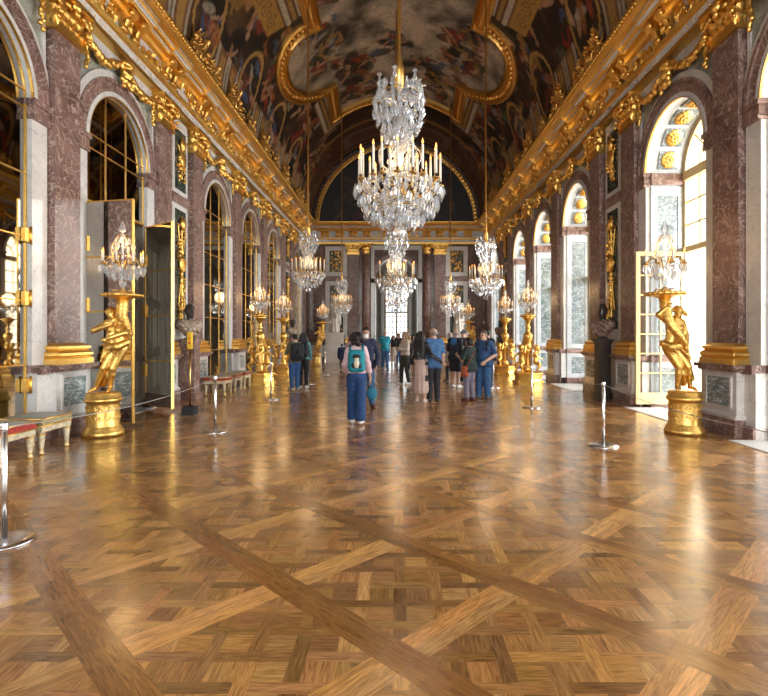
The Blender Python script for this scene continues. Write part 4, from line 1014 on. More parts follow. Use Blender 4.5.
def person(label, loc, rz, H, pose, sk, top, bottom, shoes, hair, vox=.015, group=None, mask=None):
    r = thing('person', label, 'person', loc, rz, group)
    fem = pose.get('female', False); sl = pose.get('slim', .95 if fem else 1.05)
    J = base_joints(H, pose); S = figure_sdf(J, H, fem, sl, True)
    V, F = S.mesh(vox); k = MB()
    h = np.array(J['head']); R = np.array(Matrix.Rotation(J['yaw'],3,'Z') @ Matrix.Rotation(J['pitch'],3,'X')); C = V[F].mean(1); loc_ = ((C-h) @ R)/H
    mi = np.zeros(len(F), int)
    for e in (-1,1): mi[(np.hypot((loc_[:,0]-e*.0175)/1.25, loc_[:,2]-.001) < .0072)&(loc_[:,1] < -.03)] = 1
    mi[(np.abs(loc_[:,0]) < .015)&(np.abs(loc_[:,2]+.029) < .0065)&(loc_[:,1] < -.035)] = 2
    k.add(V, F.tolist(), 0, True); k.m = mi.tolist()
    for d in 'LR':
        solid(k, hand_mesh(J['wr'+d], J['el'+d], pose.get('palm'+d, ((-1 if d == 'L' else 1),0,0)), H, d == 'L'))
    k.build('body', skin(sk), r)
    Z = lambda z: z*H
    wr = lambda amp: (lambda X,Y,Zz: amp*(np.sin(Zz*38+X*25+Y*13)+.7*np.sin(Zz*71-X*31)))
    # top garment
    if top:
        T = SDF(); hem, sv, gr = top.get('hem',.5), top.get('sleeve',1), top.get('grow',.008)
        q = {n: np.array(J[n]) for n in ('neck','chest','waist','pelvis','shL','shR')}; ax = (q['shL']-q['shR'])/np.linalg.norm(q['shL']-q['shR']); rr = lambda v: v*H*sl
        T.cap(q['neck'], q['chest'], .043*H, .055*H, .04); T.cap(q['shR']+ax*.018*H, q['shL']-ax*.018*H, rr(.043), None, .03)
        for e in (-1,1): T.cap(q['chest']+ax*(e*rr(.036)), q['waist']+ax*(e*rr(.030)), rr(.064), rr(.058), .03).cap(q['waist']+ax*(e*rr(.030)), q['pelvis']+ax*(e*rr(.042))+np.array([0,0,-.02*H]), rr(.058), rr(.075)+top.get('flare',0)*H, .03)
        if fem:
            for e in (-1,1): T.ell(q['chest']+ax*(e*.042*H)+np.array([0,-.052*H,-.012*H]), (.036*H,)*3, .02)
        if hem < .505: T.ell(q['pelvis']+np.array([0,.016*H,.01*H]), (rr(.094),rr(.078),rr(.075)), .03)
        if top.get('belly'): T.ell(q['waist']+np.array([0,-.045*H,-.01*H]), (.085*H,.075*H,.09*H), .04)
        for d in 'LR':
            s0, e0, w0 = (np.array(J[a+d]) for a in ('sh','el','wr'))
            if sv > 0: T.cap(s0, s0+(e0-s0)*min(1, sv*2), rr(.031), rr(.031 if sv < .6 else .026), .02)
            if sv > .5: T.cap(e0, e0+(w0-e0)*min(1,(sv-.5)*2)*.97, rr(.026), rr(.023), .015)
        if top.get('hood'): T.cap(q['neck']+np.array([-.05*H,.04*H,-.01*H]), q['neck']+np.array([.05*H,.04*H,-.01*H]), .032*H, None, .03)
        f = wr(.0035)
        def post(X,Y,Zz,D): D = D+f(X,Y,Zz); D = np.maximum(D, Zz*0+X*0+Y*0+(Z(hem)-Zz)); return np.maximum(D, (Zz-Z(top.get('neckz',.862)))+X*0+Y*0)
        k = MB(); solid(k, T.mesh(vox, post, gr)); k.build(top.get('name','shirt'), fabric(top['col'], top.get('name','shirt'), top.get('rough',.8)), r)
    b_ = bottom; B = SDF(); rr = lambda v: v*H*sl; pe = np.array(J['pelvis'])
    if b_['kind'] in ('trousers','shorts','wide'):
        top_z = b_.get('waist',.58); ax = np.array([1,0,0.])
        for e in (-1,1): B.cap(pe+ax*(e*rr(.040))+np.array([0,0,.06*H]), pe+ax*(e*rr(.040)), rr(.056), rr(.066), .03)
        B.ell(pe+np.array([0,.020*H,-.01*H]), (rr(.084),rr(.062),rr(.062)), .03)
        for d in 'LR':
            hp, kn, an = (np.array(J[a+d]) for a in ('hip','kn','an'))
            if b_['kind'] == 'shorts': B.cap(hp, kn+(hp-kn)*.08, rr(.062), rr(.055), .015)
            elif b_['kind'] == 'wide': B.cap(hp, kn, rr(.062), rr(.052), .012).cap(kn, an+np.array([0,.0,.01*H]), rr(.052), rr(.058), .012)
            else: a_ = max(1.0, b_.get('fit',1.0)); B.cap(hp, kn, rr(.058), rr(.040*a_), .015).cap(kn, an+(kn-an)*.02, rr(.040*a_), rr(.031*a_), .012)
        f = wr(.003); hemz = b_.get('hem', .028)
        post = lambda X,Y,Zz,D: np.maximum(np.maximum(D+f(X,Y,Zz), (Zz-Z(top_z))+X*0+Y*0), (Z(hemz)-Zz)+X*0+Y*0)
        k = MB(); solid(k, B.mesh(vox, post, .006)); k.build('trousers' if b_['kind'] != 'shorts' else 'shorts', fabric(b_['col'], 'trousers'), r)
    else:
        hz = b_.get('hem',.1); B.ell(pe+np.array([0,.01,.06*H]), (rr(.098),rr(.075),rr(.06)), .03)
        B.cap(pe+np.array([0,.005,.04*H]), (0,.005*H,(hz+.06)*H), rr(.088), rr(.108), .03)
        f = lambda X,Y,Zz: .008*np.sin(np.arctan2(Y,X)*11+Zz*2)*np.clip((.6*H-Zz)/(.4*H),0,1)
        post = lambda X,Y,Zz,D: np.maximum(np.maximum(D+f(X,Y,Zz), (Zz-Z(.61))+X*0+Y*0), (Z(hz)-Zz)+X*0+Y*0)
        k = MB(); solid(k, B.mesh(vox, post, .012)); k.build('skirt', fabric(b_['col'], 'skirt'), r)
    for d in 'LR':
        an, to = np.array(J['an'+d]), np.array(J['toe'+d]); s_ = SDF(); zf = to[2]-.014*H
        if an[2]/H < .06: zf = 0
        lift = np.array([0,0,0]); hl = np.array([an[0], an[1]+.02*H, zf+.022*H]); bl = np.array([to[0], to[1]+.012*H, zf+.020*H])
        s_.cap(hl, bl, .024*H, .027*H, .012).cap(hl+np.array([0,-.01*H,.022*H]), (hl+bl)/2, .022*H, .022*H, .015).cap(bl, bl+np.array([0,-.018*H,-.004*H]), .025*H, .018*H, .012)
        post = lambda X,Y,Zz,D: np.maximum(D, (zf+.001-Zz)+X*0+Y*0)
        k = MB(); solid(k, s_.mesh(min(vox,.012), post, .003)); so = k.build('shoe', fabric(shoes, 'shoe', .5), r)
    if hair:
        st, hc = hair; s_ = SDF(); P = lambda x,y,z: np.array(J['head'])+R @ np.array([x*H,y*H,z*H]); RM = Matrix(R.tolist())
        if st != 'bald': s_.ell(P(0,.014,.018), (.051*H,.058*H,.056*H), .015, RM)
        if st in ('long','blond'): 
            L = .20 if st == 'long' else .16
            for x in (-.034,-.012,.012,.034): s_.chain([P(x,.04,.02), P(x*1.35,.060,-.06), P(x*1.4,.062,-L)], [.030*H,.032*H,.020*H], .02)
            for e in (-1,1): s_.chain([P(e*.042,.0,.02), P(e*.048,.005,-.05), P(e*.052,.01,-.12)], [.016*H,.018*H,.012*H], .02)
        if st == 'curly':
            q = random.Random(3)
            for _ in range(34):
                a, e = q.uniform(0,2*PI), q.uniform(-.9,1.2); d = Vector((math.cos(a)*math.cos(e), .25+math.sin(a)*math.cos(e), math.sin(e)))
                if d.y < -.45: continue
                s_.ell(P(d.x*.060,d.y*.060+.012,d.z*.066-.008), (.026*H,)*3, .010)
        if st == 'bob': s_.ell(P(0,.022,-.01), (.055*H,.052*H,.064*H), .015, RM)
        if st == 'bald': s_.ell(P(0,.026,-.004), (.050*H,.046*H,.036*H), .01, RM)
        if st == 'pony': s_.chain([P(0,.06,.03),P(0,.085,.0),P(0,.08,-.09)], [.02*H,.024*H,.012*H], .01)
        if st == 'cap':
            s_.cap(P(0,-.04,.030), P(0,-.095,.022), .030*H, .02*H, .01)
        hh = np.array(J['head'])
        def post(X,Y,Zz,D):
            lx = (X-hh[0])*R[0,0]+(Y-hh[1])*R[1,0]+(Zz-hh[2])*R[2,0]; ly = (X-hh[0])*R[0,1]+(Y-hh[1])*R[1,1]+(Zz-hh[2])*R[2,1]; lz = (X-hh[0])*R[0,2]+(Y-hh[1])*R[1,2]+(Zz-hh[2])*R[2,2]
            n_ = .0022*np.sin(X*190+Zz*60)+.002*np.sin(Y*170-Zz*90)
            fz = .028 if st != 'cap' else .02
            cut = np.minimum(-(ly+.016*H), fz*H-lz)           # clear the face
            if st == 'cap': return D+n_*0
            return np.maximum(D+n_*H, cut)
        k = MB(); solid(k, s_.mesh(min(vox,.011), post, .002)); k.build('cap' if st == 'cap' else 'hair', fabric(hc, 'hair' if st != 'cap' else 'cap', .6), r)
    if mask:
        s_ = SDF(); P = lambda x,y,z: np.array(J['head'])+R @ np.array([x*H,y*H,z*H]); s_.ell(P(0,-.044,-.036), (.036*H,.03*H,.03*H), .01, Matrix(R.tolist()))
        k = MB(); solid(k, s_.mesh(.009)); k.build('face_mask', fabric(mask,'mask'), r)
    r['H'] = H
    return r, J
def at_person(pr, J, p):
    q = pr.matrix_basis if False else (Matrix.Translation(pr.location) @ Matrix.Rotation(pr.rotation_euler.z,4,'Z')); return q @ Vector(p)
def backpack(pr, J, H, col, label, sc_=1.0, pocket=None, strap=None):
    t = thing('backpack', label, 'backpack', pr.location.copy(), pr.rotation_euler.z)
    ch = np.array(J['chest']); s_ = SDF(); y = ch[1]+.135*H*.95
    s_.cap((ch[0]-.045*H*sc_,y,ch[2]+.05*H*sc_),(ch[0]+.045*H*sc_,y,ch[2]+.05*H*sc_),.052*H*sc_,None,.02).cap((ch[0]-.05*H*sc_,y+.01,ch[2]-.12*H*sc_),(ch[0]+.05*H*sc_,y+.01,ch[2]-.12*H*sc_),.058*H*sc_,None,.02)
    for x in (-.05,0,.05): s_.cap((ch[0]+x*H*sc_,y,ch[2]+.04*H*sc_),(ch[0]+x*H*sc_,y+.01,ch[2]-.11*H*sc_),.056*H*sc_,None,.02)
    k = MB(); solid(k, s_.mesh(.014)); k.build('bag_body', fabric(col,'bag'), t)
    s_ = SDF(); s_.cap((ch[0]-.03*H*sc_,y+.055*H*sc_,ch[2]-.09*H*sc_),(ch[0]+.03*H*sc_,y+.055*H*sc_,ch[2]-.09*H*sc_),.036*H*sc_,None,.01).cap((ch[0],y+.052*H*sc_,ch[2]-.02*H*sc_),(ch[0],y+.055*H*sc_,ch[2]-.09*H*sc_),.034*H*sc_)
    k = MB(); solid(k, s_.mesh(.012)); k.build('pocket', fabric(pocket or tuple(c*.7 for c in col),'pocket'), t)
    for e in (-1,1):
        k = MB(); k.tube([(ch[0]+e*.07*H,y-.04*H,ch[2]+.07*H),(ch[0]+e*.068*H,ch[1]+.02*H,ch[2]+.135*H),(ch[0]+e*.068*H,ch[1]-.05*H,ch[2]+.11*H),(ch[0]+e*.075*H,ch[1]-.085*H,ch[2]+.02*H),(ch[0]+e*.09*H,ch[1]-.03*H,ch[2]-.09*H),(ch[0]+e*.07*H,y-.02*H,ch[2]-.12*H)],.014*H,6,0,True,.5); k.build('strap', fabric(strap or tuple(c*.6 for c in col),'strap'), t)
    return t

# ------------------------------------------------------------------ gilded candle stands
def drape_post(amp, fq):
    return lambda X,Y,Z,D: D+amp*np.sin(fq*(X*1.0+Z*.55)+4*Y)*np.clip((1.42-Z)*6,0,1)
def statue_stand(side):
    """draped figure embracing a horn of plenty on a drum; side -1 stands on the left"""
    m = -1 if side > 0 else 1
    if side < 0:
        J = dict(head=(.145,-.06,1.95),neck=(.185,-.01,1.84),chest=(.20,0,1.70),waist=(.195,-.01,1.55),pelvis=(.225,0,1.40),shR=(.085,-.03,1.79),elR=(-.055,-.15,1.675),wrR=(.20,-.15,1.76),shL=(.30,0,1.78),elL=(.385,-.08,1.63),wrL=(.16,-.17,1.545),
                 hipR=(.165,0,1.36),knR=(.055,-.08,1.08),anR=(-.115,.0,.765),toeR=(-.165,-.10,.715),hipL=(.285,0,1.36),knL=(.18,-.06,1.07),anL=(.095,.03,.77),toeL=(.12,-.09,.715),yaw=.95,pitch=.1)
        horn = [((.32,-.02,2.19),.088),((.315,-.02,2.05),.090),((.30,-.03,1.92),.088),((.32,.04,1.78),.08),((.35,.12,1.62),.066),((.27,.17,1.48),.05),((.17,.17,1.38),.03)]
        hx = .32; tail = [(.08,.08,1.32),(-.02,.09,1.05),(-.13,.07,.78)]
    else:
        J = dict(head=(-.115,-.04,1.985),neck=(-.135,0,1.87),chest=(-.165,0,1.73),waist=(-.175,-.02,1.58),pelvis=(-.205,0,1.41),shR=(-.275,-.02,1.81),elR=(-.45,-.06,1.93),wrR=(-.36,-.12,2.04),shL=(-.05,0,1.80),elL=(.0,-.03,1.60),wrL=(-.05,-.15,1.42),
                 hipR=(-.27,0,1.38),knR=(-.13,-.08,1.09),anR=(-.12,.0,.765),toeR=(-.175,-.10,.715),hipL=(-.145,0,1.37),knL=(.01,-.09,1.09),anL=(.105,.03,.77),toeL=(.14,-.09,.715),yaw=-.6,pitch=.25)
        horn = [((-.335,-.02,2.22),.085),((-.335,-.04,2.07),.082),((-.335,-.10,1.90),.078),((-.30,-.16,1.74),.068),((-.18,-.20,1.58),.054),((-.09,-.19,1.46),.04),((-.06,-.15,1.35),.024)]
        hx = -.335; tail = [(-.05,.06,1.38),(.07,.08,1.15),(.16,.06,.88)]
    S = figure_sdf(J, 1.36, True, 1.16)
    for d in 'LR': S.chain([np.array(J['sh'+d]),np.array(J['el'+d]),np.array(J['wr'+d])*.8+np.array(J['el'+d])*.2], [.054,.046,.034], .02)
    h = np.array(J['head'])
    for _ in range(16): a = rnd.uniform(0,2*PI); S.ell(h+np.array([.055*math.cos(a),.03+.04*rnd.random(),.02+.055*math.sin(a)]), (.026,.026,.026), .01)
    if side > 0: S.ell(h+np.array([.09,.03,-.02]), (.05,.04,.035), .01).ell(h+np.array([.13,.03,-.05]), (.03,.03,.03), .01)
    r = thing('gilded_torchere', 'gilded statue hugging a horn on a drum pedestal, nearest on the '+('mirror side' if side < 0 else 'window side'), 'candle stand', group=None)
    k = MB(); solid(k, S.mesh(.0115)); k.build('figure', M['goldp'], r)
    D = SDF(); pR, pL, pe = np.array(J['hipR']), np.array(J['hipL']), np.array(J['pelvis'])
    D.chain([pe+np.array([-.16,-.02,.06]), pe+np.array([-.07,-.11,.0]), pe+np.array([.06,-.12,.02]), pe+np.array([.16,-.02,.09])], [.05,.055,.055,.05], .03)
    D.chain([pe+np.array([-.15,.02,.05]), pe+np.array([0,.11,.03]), pe+np.array([.16,.0,.07])], [.05,.06,.05], .03)
    for d in 'RL': D.cap(np.array(J['hip'+d]), np.array(J['kn'+d])*.45+np.array(J['hip'+d])*.55, .088, .072, .03)
    D.cap(pR*.5+pL*.5+np.array([0,.03,-.05]), (np.array(J['knR'])+np.array(J['knL']))/2+np.array([-.02*m,.06,-.12]), .10, .06, .04).cap((np.array(J['knR'])+np.array(J['knL']))/2+np.array([-.02*m,.06,-.1]), (np.array(J['anR'])+np.array(J['anL']))/2+np.array([-.03*m,.06,.04]), .06, .05, .03)
    D.chain(tail, [.07,.06,.04], .03)
    km = (np.array(J['knR'])+np.array(J['knL']))/2; fr_ = random.Random(2)
    for i in range(13):                                  # folds sweeping down from the hip
        p0 = -2.5+i*.42; dp = (.7 if m > 0 else -.7)*(.4+.6*fr_.random()); P = []; e_ = .42+.62*min(1,abs(p0)/1.6)
        for t in np.linspace(0,e_,7):
            c = pe+np.array([0,0,.06])+(km-pe-np.array([0,0,-.05]))*t; a = p0+dp*t
            P.append(c+np.array([(.150-.045*t)*math.sin(a), -(.120-.02*t)*math.cos(a), 0]))
        D.chain(P, [.022,.024,.023,.021,.018,.015,.008], .02)
    k = MB(); solid(k, D.mesh(.0115)); k.build('drapery', M['goldp'], r)
    k = MB(); k.tube([p for p,_ in horn], [q for _,q in horn], 14); q_ = MB()
    for i in range(len(horn)-1):
        (p,ra),(p2,rb) = horn[i], horn[i+1]
        for t in (0,.5): c = lerp(p,p2,t); k.lathe([(ra-.01,-.012),(ra+.009,-.006),(ra+.009,.006),(ra-.01,.012)], 14, c)
    k.build('cornucopia', M['goldp'], r)
    k = MB(); zt = 2.24 if side < 0 else 2.28
    k.lathe([(.08,zt-.11),(.11,zt-.07),(.20,zt-.045),(.285,zt-.035),(.305,zt-.015),(.295,zt+.012),(.25,zt+.015),(.001,zt+.01)], 28, (hx,-.02,0))
    for i in range(22): a = 2*PI*i/22; k.sphere((hx+.29*math.cos(a),-.02+.29*math.sin(a),zt-.012),.028,6)
    k.build('plate', M['gold'], r)
    k = MB(); k.lathe([(.305,0),(.305,.055),(.30,.075),(.275,.10),(.27,.125),(.25,.15),(.24,.17),(.235,.50),(.245,.53),(.27,.55),(.278,.575),(.268,.60),(.25,.61),(.25,.675),(.24,.685),(.001,.69)], 36)
    p = k.build('pedestal', M['goldp'], r)
    k = MB(); q = random.Random(4)
    for i in range(40):
        a = 2*PI*i/20; z = .22 if i < 20 else .37; c = (.238*math.cos(a),.238*math.sin(a),z); leaf(k, c, (0,0,1), (math.cos(a),math.sin(a),0),   .12, .055, .35); k.sphere((.238*math.cos(a+.15),.236*math.sin(a+.15),z+.06),.013,6)
    k.build('drum_relief', M['goldp'], p)
    return r, (hx, -.02, zt+.012)
def putto_sdf(S, s, o, a, arm=1):
    J = dict(head=(0,-.05,.86),neck=(0,0,.74),chest=(0,0,.60),waist=(0,-.01,.47),pelvis=(0,0,.36),shL=(.13,0,.68),shR=(-.13,0,.68),elL=(.24,-.05,.72),wrL=(.2,.02,.92 if arm > 0 else .5),elR=(-.22,-.12,.55),wrR=(-.1,-.22,.50),
             hipL=(.07,0,.34),knL=(.11,-.13,.26),anL=(.09,-.02,.06),toeL=(.1,-.12,.03),hipR=(-.07,0,.34),knR=(-.10,-.17,.30),anR=(-.12,-.12,.07),toeR=(-.13,-.22,.03))
    q = figure_sdf({k_: v for k_, v in J.items()}, 1.0, False, 1.28); q.ell((0,-.03,.88),(.10,.105,.105),.03)
    R = Matrix.Rotation(a,3,'Z')
    for p in q.p:
        P = lambda v: np.array(R @ Vector(tuple(v*s)))+np.array(o)
        if p[0] == 'c': S.p.append(('c', P(p[1]), P(p[2]), p[3]*s, p[4]*s, p[5]*s))
        else: S.p.append(('e', P(p[1]), p[2]*s, np.array(R) @ (np.eye(3) if p[3] is None else p[3]), 0, p[5]*s))
    return S
def putti_stand(label):
    r = thing('gilded_torchere', label, 'candle stand')
    k = MB()
    k.lathe([(.50,0),(.50,.08),(.46,.10),(.44,.16),(.45,.30),(.48,.33),(.48,.37),(.42,.40),(.001,.40)], 6, (0,0,0), 0, False)
    for i in range(6): a = PI/3*i; k.sphere((.45*math.cos(a),.45*math.sin(a),.06),.075,8); leaf(k,(.42*math.cos(a),.42*math.sin(a),.1),(0,0,1),(math.cos(a),math.sin(a),0),.24,.14,.8)
    k.build('plinth', M['gold'], r)
    S = SDF(); putto_sdf(S, .92, (0,0,0), 0); pv = S.mesh(.014); k = MB(); solid(k, pv); first = None
    for i in range(3):
        a = 2*PI*i/3+.35
        if first is None: first = k.build('putto', M['gold'], r); o = first
        else: o = first.copy(); COL.objects.link(o); o.parent = r
        o.location = (.26*math.sin(a), -.26*math.cos(a), .385); o.rotation_euler.z = a
    k = MB(); k.lathe([(.14,.40),(.15,.48),(.09,.6),(.07,.9),(.13,1.05),(.15,1.12),(.10,1.2),(.075,1.3),(.09,1.36),(.15,1.5),(.16,1.58),(.12,1.66),(.06,1.72),(.055,1.80),(.10,1.83),(.06,1.87),(.055,1.95),(.09,2.05),(.16,2.14),(.2,2.18)], 16)
    for j in range(8): a = PI/4*j; leaf(k,(.09*math.cos(a),.09*math.sin(a),.95),(0,0,1),(math.cos(a),math.sin(a),0),.3,.1,1); leaf(k,(.1*math.cos(a),.1*math.sin(a),1.38),(0,0,1),(math.cos(a),math.sin(a),0),.2,.1,.6)
    k.build('stem', M['gold'], r)
    k = MB(); k.lathe([(.1,2.17),(.24,2.19),(.26,2.22),(.25,2.25),(.001,2.25)], 20); k.build('plate', M['gold'], r)
    return r
# crystal
def drop(mb, c, L, W, mi=0, n=6):
    z = [0,-.18*L,-.62*L,-L]; rr = [.12*W,.34*W,.5*W,.02*W]; V = []; a0 = rnd.random()*PI
    for j in range(4):
        for i in range(n): a = 2*PI*i/n+a0; V.append((c[0]+rr[j]*math.cos(a), c[1]+rr[j]*.6*math.sin(a), c[2]+z[j]))
    mb.add(V, [(j*n+i, (j+1)*n+i, (j+1)*n+(i+1)%n, j*n+(i+1)%n) for j in range(3) for i in range(n)], mi)
def bead(mb, c, r, mi=0):
    V = [(c[0],c[1],c[2]+r),(c[0]+r,c[1],c[2]),(c[0],c[1]+r,c[2]),(c[0]-r,c[1],c[2]),(c[0],c[1]-r,c[2]),(c[0],c[1],c[2]-r)]
    mb.add(V, [(0,1,2),(0,2,3),(0,3,4),(0,4,1),(5,2,1),(5,3,2),(5,4,3),(5,1,4)], mi)
def candle(parent, mb_unused, c, h, rad):
    k = MB(); k.lathe([(rad,0),(rad*.94,h),(rad*.5,h+.004)], 8, c); k.tube([(c[0],c[1],c[2]+h),(c[0],c[1],c[2]+h+.012)], .002, 4); o = k.build('candle', M['wax'], parent)
    f = MB(); f.lathe([(.001,0),(rad*.85,rad*1.1),(rad*.7,rad*2.2),(.001,rad*4.8)], 8, (c[0],c[1],c[2]+h+.006)); f.build('flame', M['flame'], o)
def girandole(label):
    r = thing('crystal_candelabra', label, 'candelabra')
    k = MB(); k.lathe([(.11,0),(.12,.015),(.10,.03),(.05,.05),(.03,.09)], 14)
    for i in range(4): a = PI/2*i+.4; k.tube([(.05*math.cos(a),.05*math.sin(a),.05),(.13*math.cos(a),.13*math.sin(a),.06),(.145*math.cos(a),.145*math.sin(a),.012)], .014, 6)
    k.build('foot', M['bronze'], r)
    k = MB(); k.lathe([(.012,.08),(.05,.13),(.06,.18),(.02,.23),(.015,.32),(.055,.37),(.05,.43),(.015,.48),(.012,.8),(.03,.83),(.012,.87)], 8, (0,0,0), 0, False); k.build('stem', M['crystal'], r)
    arms = MB(); C = []
    for i in range(8):
        a = 2*PI*i/8+.2; ca, sa = math.cos(a), math.sin(a); R = .30
        P = [(ca*R*t, sa*R*t, .36+.16*math.sin(t*PI*1.15-.5)*(1 if t > .2 else .6)+.09*t) for t in np.linspace(.05,1,9)]; arms.tube(P, .009, 6)
        e = P[-1]; arms.lathe([(.01,-.02),(.045,.0),(.05,.012),(.02,.015),(.018,.04)], 10, e); C.append((e[0],e[1],e[2]+.03))
    for i in range(4):
        a = PI/2*i; P = [(math.cos(a)*(.05+.13*math.sin(t*PI)), math.sin(a)*(.05+.13*math.sin(t*PI)), .45+.5*t) for t in np.linspace(0,1,9)]; arms.tube(P, .007, 6)
    arms.build('arms', M['bronze'], r)
    for c in C: candle(r, None, c, .15, .014)
    big, sm = MB(), MB(); q = random.Random(6)
    for i in range(8):
        a = 2*PI*i/8+.2
        for b_, rr, z, L in ((0,.32,.47,.16),(.2,.29,.42,.15),(-.2,.27,.45,.13)): drop(big, (rr*math.cos(a+b_),rr*math.sin(a+b_),z), L, .085)
        drop(big, (.2*math.cos(a+.39),.2*math.sin(a+.39),.38), .16, .08)
        drop(big, (.12*math.cos(a),.12*math.sin(a),.32), .13, .07)
    for i in range(4):
        a = PI/2*i
        for t in (.25,.45,.65,.85): rr = .05+.14*math.sin(t*PI); drop(big, (rr*math.cos(a),rr*math.sin(a),.47+.5*t), .12, .065)
    for i in range(90):
        t = q.random(); a = q.uniform(0,2*PI); rr = (.26*(1-t)**.8+.03)*q.uniform(.6,1); bead(sm, (rr*math.cos(a),rr*math.sin(a),.36+.55*t), q.uniform(.010,.019))
    o = big.build('crystal_drops', M['crystal'], r); o['kind'] = 'stuff'
    o = sm.build('crystal_beads', M['crystal'], r); o['kind'] = 'stuff'
    k = MB(); k.lathe([(.012,.86),(.045,.92),(.012,.98),(.05,1.0),(.06,1.04),(.001,1.19)], 6, (0,0,0), 0, False); k.build('obelisk', M['crystal'], r)
    return r
T = []
tl, top_l = statue_stand(-1); tl.location = (-4.68,8.22,0)
tr_, top_r = statue_stand(1); tr_.location = (4.70,8.40,0)
G0 = girandole('crystal candelabra with lit candles on the nearest gilt statue, mirror side'); G0.location = (-4.68+top_l[0],8.22+top_l[1],top_l[2])
dup(G0, (4.70+top_r[0],8.40+top_r[1],top_r[2]), .5, 'crystal candelabra with lit candles on the nearest gilt statue, window side')
far_l = dup(tl, (-4.12,26.6,0), 0, 'distant gilded statue stand on the mirror side, behind the two people with black backpacks')
far_r = dup(tr_, (4.05,26.6,0), 0, 'distant gilded statue stand on the window side, half hidden behind the group of visitors')
dup(G0, (-4.12+top_l[0]*1.0,26.6+top_l[1],top_l[2]), .2, 'small distant crystal candelabra, farthest on the mirror side')
dup(G0, (4.05+top_r[0],26.6+top_r[1],top_r[2]), .7, 'small distant crystal candelabra, farthest on the window side')
PS = None
for x, y, lb, lg in ((-4.44,16.75,'gilded stand of three putti on the mirror side, nearer of two','crystal candelabra on the nearer putti stand, mirror side'),(-4.48,20.4,'gilded stand of three putti on the mirror side, farther of two','crystal candelabra on the farther putti stand, mirror side'),
                 (4.33,16.95,'gilded stand of three putti on the window side, nearer of two','crystal candelabra on the nearer putti stand, window side'),(4.35,20.6,'gilded stand of three putti on the window side, farther of two','crystal candelabra on the farther putti stand, window side')):
    if PS is None: PS = putti_stand(lb); PS.location = (x,y,0)
    else: dup(PS, (x,y,0), 0 if x < 0 else .6, lb)
    dup(G0, (x,y,2.25), .3+x, lg)
def lamp(loc, p, rad=.25):
    l = bpy.data.lights.new('candle_glow', 'POINT'); l.energy = p; l.color = (1,.62,.28); l.shadow_soft_size = rad; o = bpy.data.objects.new('candle_glow', l); COL.objects.link(o); o.location = loc
for x, y in ((-4.36,8.2),(4.37,8.4),(-4.44,16.75),(-4.48,20.4),(4.33,16.95),(4.35,20.6),(-3.8,26.6),(3.72,26.6)): lamp((x,y,3.05), CANDLE_W, .2)

